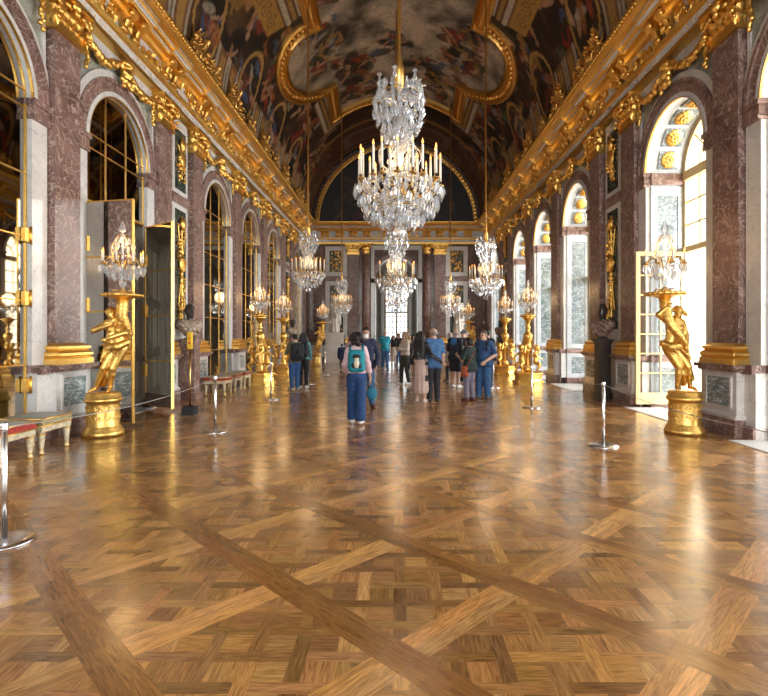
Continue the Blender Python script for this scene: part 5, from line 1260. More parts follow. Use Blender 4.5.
# ------------------------------------------------------------------ chandeliers
def chandelier(label, big, ztop, ro):
    """origin in the plane of the drip pans; unit radius .72"""
    r = thing('crystal_chandelier', label, 'chandelier')
    k = MB(); k.lathe([(.03,1.5),(.055,1.58),(.085,1.62),(.08,1.85),(.085,1.88),(.055,1.98),(.05,2.05),(ro,2.12),(ro,ztop)], 12); k.build('rod', M['goldd'] if not big else M['gold'], r)
    k = MB(); k.lathe([(.02,-.66),(.05,-.5),(.03,-.3),(.07,-.1),(.05,.1),(.03,.3),(.06,.5),(.04,.8),(.03,1.0),(.05,1.3),(.02,1.6)], 8, (0,0,0), 0, False); k.build('stem', M['crystal'], r)
    k = MB(); C = []
    NO = 18 if big else 12
    for i in range(NO):
        a = 2*PI*(i+.35)/NO; R = .69 if i % 2 == 0 else .60; ca, sa = math.cos(a), math.sin(a); zo = 0 if i % 2 == 0 else .03
        k.tube([(ca*R*t, sa*R*t, -.30*math.sin(t*PI*.95)*(.9)+zo*t) for t in np.linspace(.08,1,9)], .011, 6)
        k.lathe([(.012,-.04),(.06,-.012),(.062,.0),(.022,.006),(.026,.06)], 10, (ca*R,sa*R,zo)); C.append((ca*R,sa*R,zo+.05))
    for i in range(6): a = 2*PI*i/6; C.append((.30*math.cos(a),.30*math.sin(a),.12)); k.tube([(.04*math.cos(a),.04*math.sin(a),.0),(.2*math.cos(a),.2*math.sin(a),-.02),(.3*math.cos(a),.3*math.sin(a),.10)],.011,6)
    for R, z in ((.60,-.06),(.40,-.42)): k.tube([(R*math.cos(2*PI*i/36),R*math.sin(2*PI*i/36),z) for i in range(37)], .012, 6)
    k.tube([(.36*math.cos(2*PI*i/30),.36*math.sin(2*PI*i/30),1.45) for i in range(31)], .01, 6)
    k.build('frame', M['bronze'], r)
    for c in C: candle(r, None, c, .40 if c[2] < .11 else .30, .020)
    k = MB()                                       # white glass arms looping through the basket
    for i in range(9):
        a = 2*PI*i/9; ca, sa = math.cos(a), math.sin(a)
        k.tube([(ca*(.10+.52*t), sa*(.10+.52*t), -.36+.36*t**1.6) for t in np.linspace(0,1,8)], .013, 6)
        k.tube([(ca*(.08+.28*math.sin(t*PI*.8)), sa*(.08+.28*math.sin(t*PI*.8)), .1+.55*t) for t in np.linspace(0,1,8)], .010, 6)
    k.build('glass_arms', M['whitep'] if False else M['crystal'], r)
    q = random.Random(9); mass, beads = MB(), MB(); singles = []
    n1 = 30 if big else 20
    def rowd(n, R, z, L, W, jit=.03, single=False):
        L *= .72; W *= .74; n = n if single else int(n*1.3)
        for i in range(n):
            a = 2*PI*(i+q.random()*.4)/n; c = (R*math.cos(a)+q.uniform(-jit,jit), R*math.sin(a)+q.uniform(-jit,jit), z+q.uniform(-jit,jit))
            if single: singles.append((c, L*q.uniform(.85,1.15), W))
            else: drop(mass, c, L*q.uniform(.8,1.2), W)
    # basket
    rowd(n1, .71, -.06, .30, .11, .02, big); rowd(n1, .64, .0, .20, .09); rowd(n1, .62, -.24, .26, .11, .04); rowd(int(n1*.8), .55, -.38, .26, .12, .04, big); rowd(int(n1*.6), .42, -.50, .25, .12, .04)
    rowd(int(n1*.5), .28, -.55, .24, .12, .03, big); rowd(int(n1*.7), .50, -.1, .2, .09, .06); rowd(int(n1*.5), .35, -.25, .22, .1, .06); rowd(int(n1*.4), .2, -.3, .25, .1, .05); rowd(14,.12,-.5,.2,.09,.04)
    # crown and stem
    n2 = 18 if big else 12
    for z, R, L in ((1.62,.36,.26),(1.46,.40,.26),(1.30,.40,.28),(1.14,.36,.28),(.98,.29,.28),(.85,.22,.26),(1.5,.22,.3),(1.25,.2,.3),(1.0,.15,.25)): rowd(n2 if R > .3 else n2//2+2, R, z, L, .10, .03)
    for z, R in ((.72,.20),(.58,.14),(.44,.15),(.3,.16),(.16,.18)): rowd(8, R, z+.12, .2, .09, .03)
    for i in range(6):
        a = 2*PI*i/6+.3; drop(mass, (.34*math.cos(a),.34*math.sin(a),1.72), .14, .08); bead(beads, (.34*math.cos(a),.34*math.sin(a),1.76), .05)
    for i in range(620 if big else 240):
        t = q.random(); a = q.uniform(0,2*PI)
        if t < .5: z = q.uniform(-.6,.05); R = .12+(.62-.12)*math.sqrt(max(0,(z+.66)/.7)); R *= q.uniform(.7,1.02)
        else: z = q.uniform(.1,1.7); R = (.12+.08*q.random()) if z < .8 else q.uniform(.25,.43)*min(1,(z-.4)/.6)
        bead(beads, (R*math.cos(a),R*math.sin(a),z), q.uniform(.014,.028))
    o = mass.build('crystal_pendants', M['crystal'], r); o['kind'] = 'stuff'
    o = beads.build('crystal_beads', M['crystal'], r); o['kind'] = 'stuff'
    for c, L, W in singles: k = MB(); drop(k, (0,0,0), L, W); o = k.build('crystal_pendant', M['crystal'], r); o.location = c
    k = MB(); k.sphere((0,0,-.80), .105, 14, 0, False); k.lathe([(.02,-.7),(.03,-.66),(.015,-.6)],8); k.build('crystal_ball', M['crystal'], r)
    return r
def hang(ch, u, vpan, y, sc_):
    x = (u-VPX)*y/F_PX; z = EYE-(vpan-VPY)*y/F_PX; ch.location = (x,y,z); ch.scale = (sc_,)*3
    lamp((x,y-.0,z+.42*sc_), CHAN_W*sc_**1.5, .25); return z
B0 = chandelier('largest crystal chandelier, nearest, hanging on the hall axis', True, 9.25, .027); hang(B0, 399.3, 184, 8.5, 1.0)
S0 = chandelier('crystal chandelier hanging on the mirror side, nearer of two there', False, 15.2, .034)
def rodlen(root, x, y, z, sc_):
    for c in list(root.children):
        if c.name.startswith('rod'):
            zt = (VZ+math.sqrt(VR**2-x*x)-z)/sc_; me = c.data.copy(); c.data = me; mx_ = max(v.co.z for v in me.vertices)
            for v in me.vertices:
                if v.co.z > mx_-1e-4: v.co.z = zt
            o = c
z = hang(S0, 308.2, 271.5, 15.0, .67); rodlen(S0, S0.location.x, 15.0, z, .67)
def more(u, v, y, s, lb):
    c = dup(S0, (0,0,0), rnd.random(), lb); z = hang(c, u, v, y, s); rodlen(c, c.location.x, y, z, s)
rodlen(B0, B0.location.x, 8.5, B0.location.z, 1.0)
more(485.8, 278.5, 15.0, .69, 'crystal chandelier hanging on the window side, nearer of two there')
more(341.8, 303.5, 24.9, .70, 'crystal chandelier hanging on the mirror side, farther of two there')
more(450.5, 304, 24.9, .69, 'crystal chandelier hanging on the window side, farther of two there')
more(396.5, 277.5, 18.7, 1.02, 'middle crystal chandelier on the hall axis, below and behind the largest')
more(396.3, 300.5, 28.0, .86, 'farthest crystal chandelier on the hall axis, in front of the end arch')

# ------------------------------------------------------------------ gilded sculpture along the cornice
def cornice_group(label):
    r = thing('cornice_sculpture', label, 'sculpture', group='gilded sculpture groups on the cornices')
    S = SDF(); putto_sdf(S, .95, (0,0,0), 0); pv = S.mesh(.022); k = MB(); solid(k, pv); a = k.build('putto', M['goldd'], r); a.location = (.10,-.48,0); a.rotation_euler.z = PI/2-.4
    b_ = a.copy(); COL.objects.link(b_); b_.parent = r; b_.location = (.10,.48,0); b_.rotation_euler.z = PI/2+.5; b_.scale = (1,1,.92)
    k = MB(); s_ = SDF(); s_.ell((-.02,0,.62),(.09,.24,.34)).ell((.04,0,.62),(.07,.17,.26)).ell((0,0,1.02),(.13,.16,.12)).ell((.02,0,1.16),(.08,.1,.1)); s_.cap((-.05,-.4,.2),(-.05,.35,1.25),.03).cap((-.05,.4,.2),(-.05,-.35,1.25),.03); solid(k, s_.mesh(.024)); k.build('shield', M['goldd'], r)
    k = MB(); q = MB(); lumps(q, 1.3, .55, 46, 12, .2); k.add(np.vstack(q.v), q.f, 0, True)
    q = random.Random(2)
    for _ in range(26): a_ = q.uniform(-1.1,1.1); leaf(k, (q.uniform(-.1,.1),q.uniform(-.35,.35),q.uniform(.5,1.0)), (q.uniform(-.2,.4),math.sin(a_),math.cos(a_)), (1,0,.3), q.uniform(.25,.45), .16, .8)
    k.build('foliage', M['goldd'], r)
    return r
CG = None
for side in (-1,1):
    ys = sorted([ (PIL[i]+PIL[i+1])/2 if PIL[i+1]-PIL[i] < 3 else PIL[i] for i in range(2,len(PIL)-1)]+[a for a in VIS]); n_ = 0
    for y in ys:
        if y < 7.5 or y > 30.3: continue
        n_ += 1; lb = f'gilded putti and shield group on the cornice over the {"mirror" if side < 0 else "window"} wall, {ORD[n_-1]} from the camera'
        x = side*(5.02); rz = 0 if side < 0 else PI; s_ = .78 if n_ % 2 else .6
        if CG is None: CG = cornice_group(lb); CG.location = (x,y,8.31); CG.scale = (s_,)*3
        else: dup(CG, (x,y,8.31), rz, lb, s_)

# ------------------------------------------------------------------ busts and statues
def bust(label, loc, rz, dark):
    r = thing('bust', label, 'bust', loc, rz)
    S = SDF(); S.ell((0,0,.52),(.085,.10,.125),.02).ell((0,-.03,.45),(.065,.07,.07),.03).cap((0,-.095,.53),(0,-.12,.49),.012,.02,.02).cap((0,.0,.42),(0,.01,.30),.062,.075,.03)
    for e in (-1,1): S.ell((e*.085,.0,.51),(.015,.03,.04),.01)
    q = random.Random(3)
    for _ in range(40):
        a, b_ = q.uniform(0,2*PI), q.uniform(-.2,1.3); d = (math.cos(a)*math.cos(b_), math.sin(a)*math.cos(b_)); 
        if d[1] < -.6 and b_ < .5: continue
        S.ell((d[0]*.085,d[1]*.1,.54+.115*math.sin(b_)),(.026,.026,.026),.012)
    k = MB(); solid(k, S.mesh(.0125)); k.build('head', M['darkp'], r)
    S = SDF(); S.cap((-.17,0,.25),(.17,0,.25),.10,None,.05).ell((0,-.02,.17),(.23,.13,.14),.05).ell((0,-.03,.06),(.14,.10,.08),.03).cap((-.2,-.05,.3),(.12,-.12,.12),.045,.05,.02).cap((-.1,.05,.33),(.2,-.06,.2),.045,.05,.02).cap((.05,-.05,.32),(-.1,-.14,.1),.03,.04,.02)
    f = lambda X,Y,Z,D: D+.007*np.sin(75*X+50*Z+20*Y)
    k = MB(); solid(k, S.mesh(.0125, f)); k.build('drapery', M['onyx'] if not dark else M['red'], r)
    k = MB(); k.lathe([(.12,0),(.12,.02),(.07,.03),(.055,.06),(.06,.1)],16,(0,.0,-.05)); k.build('socle', M['darkp'], r)
    return r
M['onyx'] = marble('veined_onyx', (.40,.29,.19), (.16,.09,.06), (.7,.6,.48), 6, .05, .2)
def pedestal(label, loc, h, wd, mat, rz=0):
    r = thing('pedestal', label, 'pedestal', loc, rz); k = MB(); k.box(-wd,wd,-wd,wd,.16,h-.1); k.build('shaft', mat, r)
    k = MB(); k.box(-wd-.06,wd+.06,-wd-.06,wd+.06,0,.11).box(-wd-.03,wd+.03,-wd-.03,wd+.03,.11,.17); k.build('foot', mat, r)
    k = MB(); k.box(-wd-.02,wd+.02,-wd-.02,wd+.02,h-.12,h-.06).box(-wd-.05,wd+.05,-wd-.05,wd+.05,h-.06,h); k.build('cap', mat, r)
for side, y, mat, d, nm in ((-1,12.95,'red',False,'red marble pedestal on the mirror side'),(1,13.0,'darkp',True,'dark pedestal on the window side'),(-1,25.8,'red',False,'far pedestal on the mirror side'),(1,25.8,'darkp',True,'far pedestal on the window side')):
    x = side*5.2; hh = 1.5
    pedestal(('reddish marble pedestal under a bust' if not d else 'dark brown pedestal under a bust')+(', nearer one on its wall' if y < 20 else ', far one on its wall'), (x,y,0), hh, .185 if not d else .15, M[mat])
    bb = bust(f'dark bust in draped stone robe on the {nm}', (x,y,hh+.06), (1 if side < 0 else -1)*.9, d); bb.scale = (1.22,)*3
def robed(label, loc, rz, H):
    r = thing('statue', label, 'statue', loc, rz)
    J = base_joints(H, dict(female=True, elL=(.16,-.02,.66), wrL=(.07,-.12,.62), elR=(-.15,.0,.63), wrR=(-.17,-.08,.50), yaw=.3)); S = figure_sdf(J, H, True, 1.05); S.ell((0,.02,H*.96),(.075*H*.9,.085*H*.9,.07*H),.02)
    k = MB(); solid(k, S.mesh(.02)); k.build('figure', M['statuary'], r)
    D = SDF(); D.cap((0,0,.70*H),(0,.02,.06*H),.10*H,.145*H,.04).cap((-.1*H,-.02,.8*H),(.09*H,-.1*H,.45*H),.045*H,.05*H,.03).cap((.12*H,.02,.8*H),(.15*H,.04,.25*H),.04*H,.05*H,.03).cap((.1*H,-.07*H,.52*H),(-.1*H,-.09*H,.3*H),.04*H,.04*H,.03)
    f = lambda X,Y,Z,D_: np.maximum(D_+.018*np.sin(np.arctan2(Y,X)*9+Z*1.6), (.005-Z)+X*0+Y*0)
    k = MB(); solid(k, D.mesh(.022, f)); k.build('robe', M['statuary'], r)
for s_, nm in ((-1,'left'),(1,'right')):
    t = thing('pedestal', f'white marble block pedestal under the {nm} robed statue', 'pedestal', (s_*3.62,30.1,0)); k = MB(); k.box(-.5,.5,-.42,.42,0,1.72); k.build('block', M['statuary'], t)
    k = MB(); k.box(-.56,.56,-.48,.48,1.64,1.74).box(-.56,.56,-.48,.48,0,.2).box(-.54,.54,-.46,.46,.92,1.0); k.build('moulding', M['statuary'], t)
    robed(f'white marble robed statue {nm} of the end arch', (s_*3.62,30.1,1.74), .2*s_, 2.05)
t = thing('barrier', 'white metal barrier frame before the left marble statue', 'barrier', (-3.15,25.0,0))
k = MB(); k.box(-.52,.52,-.025,.025,1.0,1.05).box(-.52,.52,-.02,.02,.55,.59); k.build('rail', M['whitep'], t)
for x in (-.5,.5): k = MB(); k.box(x-.025,x+.025,-.025,.025,0,1.02).box(x-.03,x+.03,-.2,.2,0,.03); k.build('leg', M['whitep'], t)
k = MB()
for i in range(5): k.tube([(-.5+i*.2,0,.57),(-.3+i*.2,0,1.0)],.01,6)
k.build('lattice', M['whitep'], t)

# ------------------------------------------------------------------ stools
M['brocade_g'] = plain('gold_green_brocade', (.42,.33,.14), .7, 0, .45, 40)
M['brocade_r'] = plain('red_brocade', (.42,.05,.035), .7, 0, .4, 40)
M['seat_top'] = plain('pale_green_velvet', (.40,.42,.36), .35, 0, .12, 8)
M['stool_paint'] = plain('painted_white_and_gilt', (.72,.62,.42), .4, 0, .3, 26)
def stool(label, side):
    """.58 m deep (x) by .62 m long (y)"""
    r = thing('stool', label, 'stool')
    k = MB(); k.box(-.29,.29,-.31,.31,.375,.475); k.build('upholstery', side, r)
    k = MB(); n = 6
    for i in range(n):
        for j in range(n):
            f = lambda u, v: (-.30+.6*u, -.32+.64*v, .478+.03*(1-(2*u-1)**4)*(1-(2*v-1)**4)); k.add([f(i/n,j/n),f((i+1)/n,j/n),f((i+1)/n,(j+1)/n),f(i/n,(j+1)/n)],[(0,1,2,3)],0,True)
    k.box(-.30,.30,-.32,.32,.465,.480); k.build('seat', M['seat_top'], r)
    k = MB()
    for s_ in (-1,1):
        k.tube([(s_*.292,-.31,.475),(s_*.292,.31,.475)],.012,6); k.tube([(s_*.292,-.31,.38),(s_*.292,.31,.38)],.010,6); k.tube([(-.29,s_*.312,.475),(.29,s_*.312,.475)],.012,6); k.tube([(-.29,s_*.312,.38),(.29,s_*.312,.38)],.010,6)
    k.build('braid', M['gold'], r)
    k = MB(); k.box(-.285,.285,-.305,.305,.30,.375)
    for s_ in (-1,1):
        for i in range(4): y = -.22+.146*i; leaf(k,(s_*.287,y,.31),(0,0,1),(s_,0,0),.07,.08,.5); leaf(k,(-.2+.135*i,s_*.307,.31),(0,0,1),(0,s_,0),.07,.08,.5)
    k.build('apron', M['stool_paint'], r)
    for sx in (-1,1):
        for sy in (-1,1):
            c = (sx*.245,sy*.262,0); k = MB(); k.lathe([(.022,0),(.032,.015),(.030,.04),(.018,.055),(.026,.075),(.045,.25),(.05,.27),(.036,.29),(.045,.31)], 10, c); lg = k.build('leg', M['stool_paint'], r)
            k = MB(); k.lathe([(.050,.262),(.056,.272),(.050,.282)],10,c); k.lathe([(.024,.05),(.034,.06),(.024,.07)],10,c); k.lathe([(.024,0),(.036,.016),(.024,.035)],10,c); k.build('gilt_ring', M['gold'], lg)
    return r
s1 = stool('gilt stool with gold-brown brocade sides beside the nearest statue stand', M['brocade_g']); s1.location = (-5.0,7.16,0)
s2 = stool('gilt stool with red brocade sides behind the nearest steel post', M['brocade_r']); s2.location = (-5.0,6.42,0)
for i, y in enumerate((13.95,14.85,15.75)): dup(s2, (-4.82,y,0), 0, ('nearest','middle','farthest')[i]+' of three red-topped gilt stools in a row beyond the bust')

# ------------------------------------------------------------------ stanchions and ropes
def stanchion(label):
    r = thing('stanchion', label, 'stanchion')
    k = MB(); k.lathe([(.205,0),(.21,.008),(.205,.018),(.12,.028),(.03,.034)], 32); k.build('base', M['steel'], r)
    k = MB(); k.lathe([(.022,.03),(.022,.90),(.001,.905)], 14); k.build('pole', M['steel'], r)
    k = MB(); k.lathe([(.025,.86),(.028,.87),(.028,.915),(.024,.925),(.001,.927)], 14); k.build('cap', M['steel'], r)
    return r
SL = [(-3.03,3.98,'steel rope post nearest the camera at the left picture edge'),(-2.99,8.5,'steel rope post before the open mirrored door'),(-3.12,12.8,'steel rope post left of the two people with black backpacks'),(-2.86,16.7,'steel rope post partly behind the two people with black backpacks'),(-2.9,20.9,'steel rope post before the white barrier, far on the mirror side')]
SR = [(2.98,7.42,'steel rope post nearest on the window side'),(2.98,11.35,'steel rope post before the nearer putti stand, window side'),(2.93,15.6,'steel rope post behind the man in the blue shirt and jeans')]
ST0 = None
for x, y, lb in SL+SR:
    if ST0 is None: ST0 = stanchion(lb); ST0.location = (x,y,0)
    else: dup(ST0, (x,y,0), 0, lb)
def rope(a, b_, label):
    P = [(a[0]+(b_[0]-a[0])*t, a[1]+(b_[1]-a[1])*t, .89-.10*4*t*(1-t)) for t in np.linspace(0,1,18)]
    k = MB(); k.tube(P, .0045, 6); o = k.build('barrier_rope', M['rope']); tag(o, label, 'rope', 'grey barrier ropes')
nm = ['first','second','third','fourth']
for i in range(4): rope(SL[i], SL[i+1], f'thin grey rope, {nm[i]} length from the camera on the mirror side')
rope((2.98,3.2), SR[0], 'thin grey rope running right from the nearest window-side post')
rope(SR[0], SR[1], 'thin grey rope between the two nearest window-side posts'); rope(SR[1], SR[2], 'thin grey rope farther on, behind the group of visitors')
dup(ST0, (2.98,3.2,0), 0, 'steel rope post outside the picture on the window side')
t = thing('warning_post', 'slim brass post with yellow box on a black base', 'post', (-4.15,10.35,0))
k = MB(); k.box(-.12,.12,-.12,.12,0,.17); k.build('base', M['black'], t)
k = MB(); k.lathe([(.02,.17),(.02,1.3)],10); k.build('pole', M['bronze'], t)
k = MB(); k.box(-.042,.042,-.04,.04,1.32,1.66); p = k.build('box', M['yellow'], t)
k = MB(); k.box(-.022,.022,-.046,-.04,1.42,1.46).lathe([(.018,-.046),(.018,-.04)],10,(0,0,1.53),0,False,'y'); k.build('red_mark', M['rsign'], p)

# ------------------------------------------------------------------ visitors
FAIR, TAN, DEEP = (.58,.36,.26), (.45,.26,.17), (.30,.16,.10)
AWAY = PI
def U(u, d): return ((u-VPX)*d/F_PX, d, 0)
BK = (.012,.011,.012)
a1, j1 = person('person in an olive jacket and blue jeans with a black backpack, seen from behind', U(294.5,15.0), AWAY+.55, 1.62, dict(elL=(.15,-.02,.66),wrL=(.10,-.14,.66),elR=(-.15,-.02,.66),wrR=(-.09,-.14,.68),yaw=.5), FAIR, dict(col=(.13,.12,.06),hem=.50,name='jacket',hood=1), dict(kind='trousers',col=(.03,.09,.24),fit=1.05), (.4,.36,.3), ('short',BK))
backpack(a1, j1, 1.62, (.012,.013,.015), 'large black backpack on the person in the olive jacket', 1.15)
a2, j2 = person('person with long black hair, teal top and black trousers, at the right of a pair', U(303.5,15.5), AWAY+.1, 1.66, dict(female=True,elL=(.14,-.03,.66),wrL=(.09,-.13,.67)), TAN, dict(col=(.08,.22,.22),hem=.52), dict(kind='trousers',col=BK,fit=.95), (.75,.74,.72), ('long',BK))
backpack(a2, j2, 1.66, (.014,.016,.022), 'small black backpack on the long-haired person in teal', .95)
person('child in a dark blue coat and blue cap walking far away on the mirror side', U(342,23.5), AWAY, 1.20, dict(anL=(.05,-.03,.043)), TAN, dict(col=(.012,.022,.07),hem=.30,flare=.03,grow=.03,name='coat'), dict(kind='trousers',col=(.1,.1,.11)), (.5,.5,.5), ('cap',(.04,.10,.25)), .018)
a3, j3 = person('woman with dark curly hair, pale pink blouse and wide blue trousers, walking away', U(356.5,9.25), AWAY+.08, 1.64, dict(female=True,slim=.95,elL=(.128,.03,.645),wrL=(.12,-.09,.56),elR=(-.128,.03,.64),wrR=(-.15,-.02,.50),anL=(.045,-.05,.043),anR=(-.045,.08,.075),yaw=.1), TAN, dict(col=(.62,.42,.44),hem=.56,sleeve=1,grow=.012,name='blouse'), dict(kind='wide',col=(.008,.042,.135),waist=.62,hem=.05), (.78,.72,.68), ('curly',(.012,.007,.006)), .012)
backpack(a3, j3, 1.64, (.01,.21,.26), 'teal backpack with dark pocket on the curly-haired woman', .86, (.02,.02,.025))
pc = at_person(a3, j3, (.0,.30,1.16))
t = thing('plush_toy', 'black and cream plush toy hanging from the teal backpack', 'toy', at_person(a3,j3,(.0,.345,1.10)), a3.rotation_euler.z)
S = SDF(); S.ell((0,0,0),(.05,.035,.08),.02).ell((0,.0,.10),(.045,.035,.045),.02); k = MB(); solid(k, S.mesh(.012)); k.build('toy_body', fabric((.62,.55,.42),'plush'), t)
S = SDF(); S.ell((0,.005,.13),(.055,.04,.04),.02).ell((-.05,0,.12),(.02,.02,.03),.01).ell((.05,0,.12),(.02,.02,.03),.01); k = MB(); solid(k, S.mesh(.012)); k.build('toy_hood', fabric(BK,'plush'), t)
w_ = at_person(a3, j3, tuple(j3['wrR'])); S = SDF(); S.ell((0,0,-.30),(.10,.07,.12),.03).cap((0,0,-.15),(0,0,-.08),.012,.01)
t = thing('handbag', 'teal drawstring bag in the right hand of the curly-haired woman', 'bag', (w_.x+.03,w_.y-.02,w_.z+.02), a3.rotation_euler.z); k = MB(); solid(k, S.mesh(.013)); k.build('bag_body', fabric((.01,.13,.20),'bag'), t)
k = MB()
for e in (-1,1): k.tube([(e*.02,0,-.08),(e*.05,0,-.12),(e*.06,0,-.2)],.008,6)
k.build('cord', fabric((.01,.08,.13),'cord'), t)
a4, j4 = person('man in a navy jacket and jeans with a white face mask, facing the camera', U(365.8,11.5), .1, 1.77, dict(elL=(.155,.02,.645),wrL=(.13,-.08,.52),elR=(-.15,-.03,.66),wrR=(-.06,-.17,.70),anL=(.075,-.09,.043),anR=(-.045,.05,.043),yaw=-.05,pitch=.1), TAN, dict(col=(.018,.024,.062),hem=.48,name='jacket',hood=1), dict(kind='trousers',col=(.045,.10,.22)), (.10,.03,.02), ('short',(.018,.012,.010)), .013, None, (.8,.8,.78))
person('man in a turquoise t-shirt and jeans walking towards the camera, far off', U(385,24.2), .1, 1.80, dict(anL=(.055,-.05,.043),anR=(-.055,.06,.043),slim=1.1), FAIR, dict(col=(.02,.30,.40),hem=.48,sleeve=.35,belly=1), dict(kind='trousers',col=(.05,.13,.30)), (.2,.2,.2), ('bald',(.12,.08,.06)), .018)
person('dark-haired girl in black jacket and pale skirt, far behind the blonde woman', U(393.5,27), .2, 1.58, dict(female=True), FAIR, dict(col=BK,hem=.52), dict(kind='skirt',col=(.6,.55,.48),hem=.32), (.1,.1,.1), ('long',(.03,.018,.012)), .02)
person('person in black with blue jeans far behind the blonde woman', U(398.8,27.8), .3, 1.68, {}, FAIR, dict(col=BK,hem=.5), dict(kind='trousers',col=(.04,.10,.25)), (.1,.1,.1), ('short',(.05,.03,.02)), .02)
person('distant person with dark hair and dark clothes standing behind the blonde woman', U(413.5,24.5), .9, 1.60, dict(female=True), FAIR, dict(col=(.03,.03,.035),hem=.48), dict(kind='trousers',col=BK), (.1,.1,.1), ('long',(.03,.018,.012)), .02)
a5, j5 = person('woman with long blonde hair, beige top and dark leggings, standing sideways', U(404.8,16.6), -1.0, 1.70, dict(female=True,elL=(.14,-.04,.66),wrL=(.06,-.16,.68),elR=(-.14,-.04,.66),wrR=(-.05,-.16,.69),pitch=.25,anL=(.05,.06,.043),anR=(-.05,-.05,.043)), FAIR, dict(col=(.58,.48,.40),hem=.56), dict(kind='trousers',col=(.035,.04,.032),fit=.85), (.75,.74,.72), ('blond',(.36,.22,.11)), .014)
S = SDF(); S.chain([(-.13,.06,.93),(0,.14,.93),(.13,.06,.93)],[.05,.06,.05],.03).cap((-.14,.03,.92),(-.16,.02,.62),.05,.06).cap((.13,.05,.9),(.14,.06,.55),.045,.05).cap((0,.13,.9),(0,.12,.62),.07,.08)
k = MB(); solid(k, S.mesh(.016, lambda X,Y,Z,D: D+.006*np.sin(60*X+30*Z))); k.build('tied_jacket', fabric((.014,.017,.024),'jacket'), a5)
a6, j6 = person('woman with long black hair, black leather jacket and long pale pink skirt', U(420.8,12.2), AWAY-.25, 1.68, dict(female=True,elR=(-.17,.08,.67),wrR=(-.30,.05,.58),yaw=-.2,palmR=(0,-1,0)), TAN, dict(col=(.014,.014,.016),hem=.53,name='jacket',rough=.4), dict(kind='skirt',col=(.50,.36,.31),hem=.13), (.55,.42,.36), ('long',(.010,.009,.010)), .013)
a7, j7 = person('man with a bald crown, blue shirt and black trousers, seen from behind', U(433.4,12.45), AWAY+.15, 1.77, dict(slim=1.1,elL=(.15,.02,.64),wrL=(.13,-.06,.5),yaw=.35), FAIR, dict(col=(.055,.145,.32),hem=.45,sleeve=.4), dict(kind='trousers',col=(.012,.012,.016)), (.02,.02,.025), ('bald',(.25,.2,.17)), .013)
person('child with dark hair in a white t-shirt and dark jeans between the adults', U(447.8,17.9), -1.4, 1.28, dict(anL=(.05,-.03,.043),elR=(-.14,-.05,.68),wrR=(-.06,-.12,.72)), TAN, dict(col=(.66,.62,.6),hem=.5,sleeve=.35), dict(kind='trousers',col=(.02,.026,.045)), (.03,.03,.04), ('bob',(.015,.011,.010)), .015)
a8, j8 = person('grey-haired man in a dark jacket with blue hood and navy shorts', U(455.5,15.6), AWAY-.6, 1.77, dict(slim=1.05,elL=(.15,-.02,.65),wrL=(.12,-.12,.6),yaw=.2), FAIR, dict(col=(.014,.018,.032),hem=.44,name='jacket',flare=.01), dict(kind='shorts',col=(.014,.018,.034),hem=.28), (.7,.7,.68), ('bald',(.3,.28,.26)), .014)
S = SDF(); S.chain([(-.09,.03,1.48),(0,.11,1.45),(.09,.03,1.48)],[.05,.065,.05],.03).ell((0,.13,1.38),(.11,.05,.1),.03); k = MB(); solid(k, S.mesh(.015)); k.build('hood', fabric((.03,.14,.34),'hood'), a8)
a9, j9 = person('man in a dark cap mostly hidden behind the grey-haired man', U(463.6,17), -.5, 1.76, dict(elL=(.15,-.03,.66),wrL=(.08,-.14,.68)), FAIR, dict(col=(.03,.035,.05),hem=.48), dict(kind='trousers',col=(.04,.05,.08)), (.7,.7,.7), ('cap',(.014,.016,.022)), .015)
a10, j10 = person('woman with short dark hair, dark green top and grey-purple trousers, gesturing', U(469.3,12.5), AWAY+.75, 1.53, dict(female=True,slim=1.08,elL=(.15,-.03,.66),wrL=(.10,-.16,.72),elR=(-.16,-.05,.68),wrR=(-.19,-.19,.75),anL=(.06,.0,.043),anR=(-.065,.02,.043),palmR=(0,-1,.3)), TAN, dict(col=(.012,.024,.022),hem=.46,sleeve=.42,flare=.01,grow=.016), dict(kind='trousers',col=(.17,.15,.20),fit=.95,hem=.05), (.12,.035,.025), ('bob',(.012,.009,.009)), .012)
def at(p): return at_person(a10, j10, p)
t = thing('shoulder_bag', 'orange-brown shoulder bag with strap worn by the gesturing woman', 'bag', a10.location.copy(), a10.rotation_euler.z)
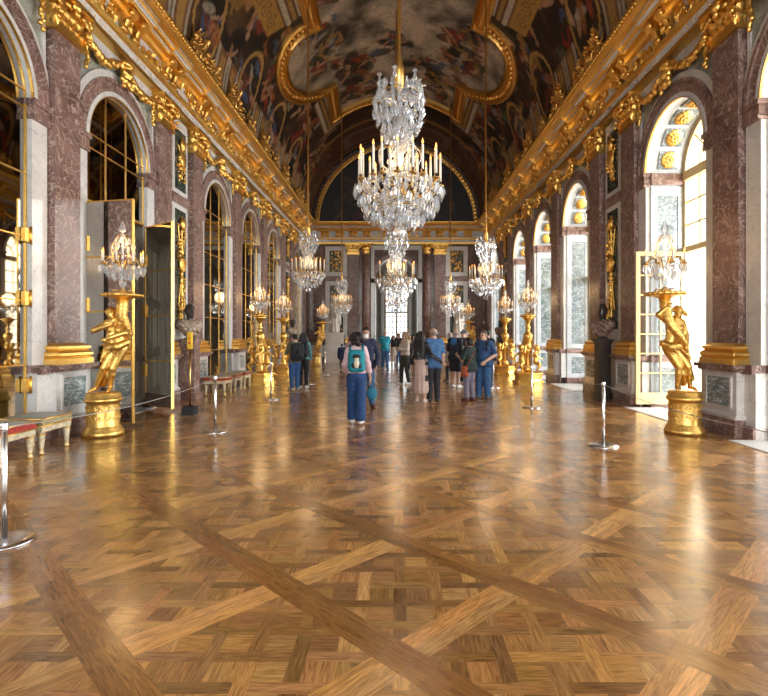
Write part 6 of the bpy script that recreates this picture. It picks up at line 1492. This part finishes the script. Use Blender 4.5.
S = SDF(); S.cap((.20,-.02,.80),(.20,.06,.80),.055,None,.02).cap((.21,-.03,.66),(.21,.08,.66),.065,None,.02).cap((.21,0,.8),(.21,.02,.66),.06); k = MB(); solid(k, S.mesh(.014)); k.build('bag_body', fabric((.36,.085,.03),'leather'), t)
k = MB(); k.tube([(.20,.07,.84),(.10,.135,1.02),(-.02,.135,1.17),(-.09,.06,1.27),(-.085,-.02,1.275),(-.03,-.11,1.17),(.10,-.14,.98),(.20,-.03,.84)],.014,6,0,True,.5); k.build('strap', fabric((.40,.12,.05),'leather'), t)
a11, j11 = person('man in a blue shirt and blue jeans with black backpack straps, hand at his belt', U(483.6,13.0), -.55, 1.71, dict(slim=1.15,elL=(.17,.03,.645),wrL=(.085,-.135,.555),elR=(-.16,.02,.645),wrR=(-.14,-.05,.5),yaw=-.1,palmL=(0,1,0),anL=(.065,.0,.043),anR=(-.065,-.03,.043)), FAIR, dict(col=(.022,.065,.16),hem=.46,sleeve=.42,belly=1), dict(kind='trousers',col=(.03,.095,.22),fit=1.2), (.06,.04,.035), ('short',(.10,.075,.06)), .012)
backpack(a11, j11, 1.71, (.016,.018,.022), 'black backpack on the man in the blue shirt and jeans', 1.05)
a12, j12 = person('man in a dark cap behind the man in the blue shirt and jeans', U(487.5,15.2), AWAY-.5, 1.75, {}, FAIR, dict(col=(.04,.045,.06),hem=.48), dict(kind='trousers',col=(.05,.06,.09)), (.7,.7,.7), ('cap',(.014,.016,.02)), .015)
backpack(a12, j12, 1.75, (.02,.022,.026), 'grey-black backpack on the capped man at the right of the group', 1.0)
person('distant person with dark hair between the left statue and the masked man', U(352.5,20.5), .3, 1.66, dict(female=True), FAIR, dict(col=(.45,.3,.3),hem=.5), dict(kind='trousers',col=BK), (.1,.1,.1), ('long',(.02,.014,.012)), .02)
# lanyard phone of the woman in the pink skirt
t = thing('phone', 'black phone hanging on a cord beside the pale pink skirt', 'phone', U(426.6,12.0)); k = MB(); k.box(-.035,.035,-.006,.006,.52,.66); k.build('case', M['black'], t)
k = MB(); k.tube([(0,0,.66),(-.01,.02,.95),(-.03,.1,1.1)],.006,6); k.build('cord', M['black'], t)
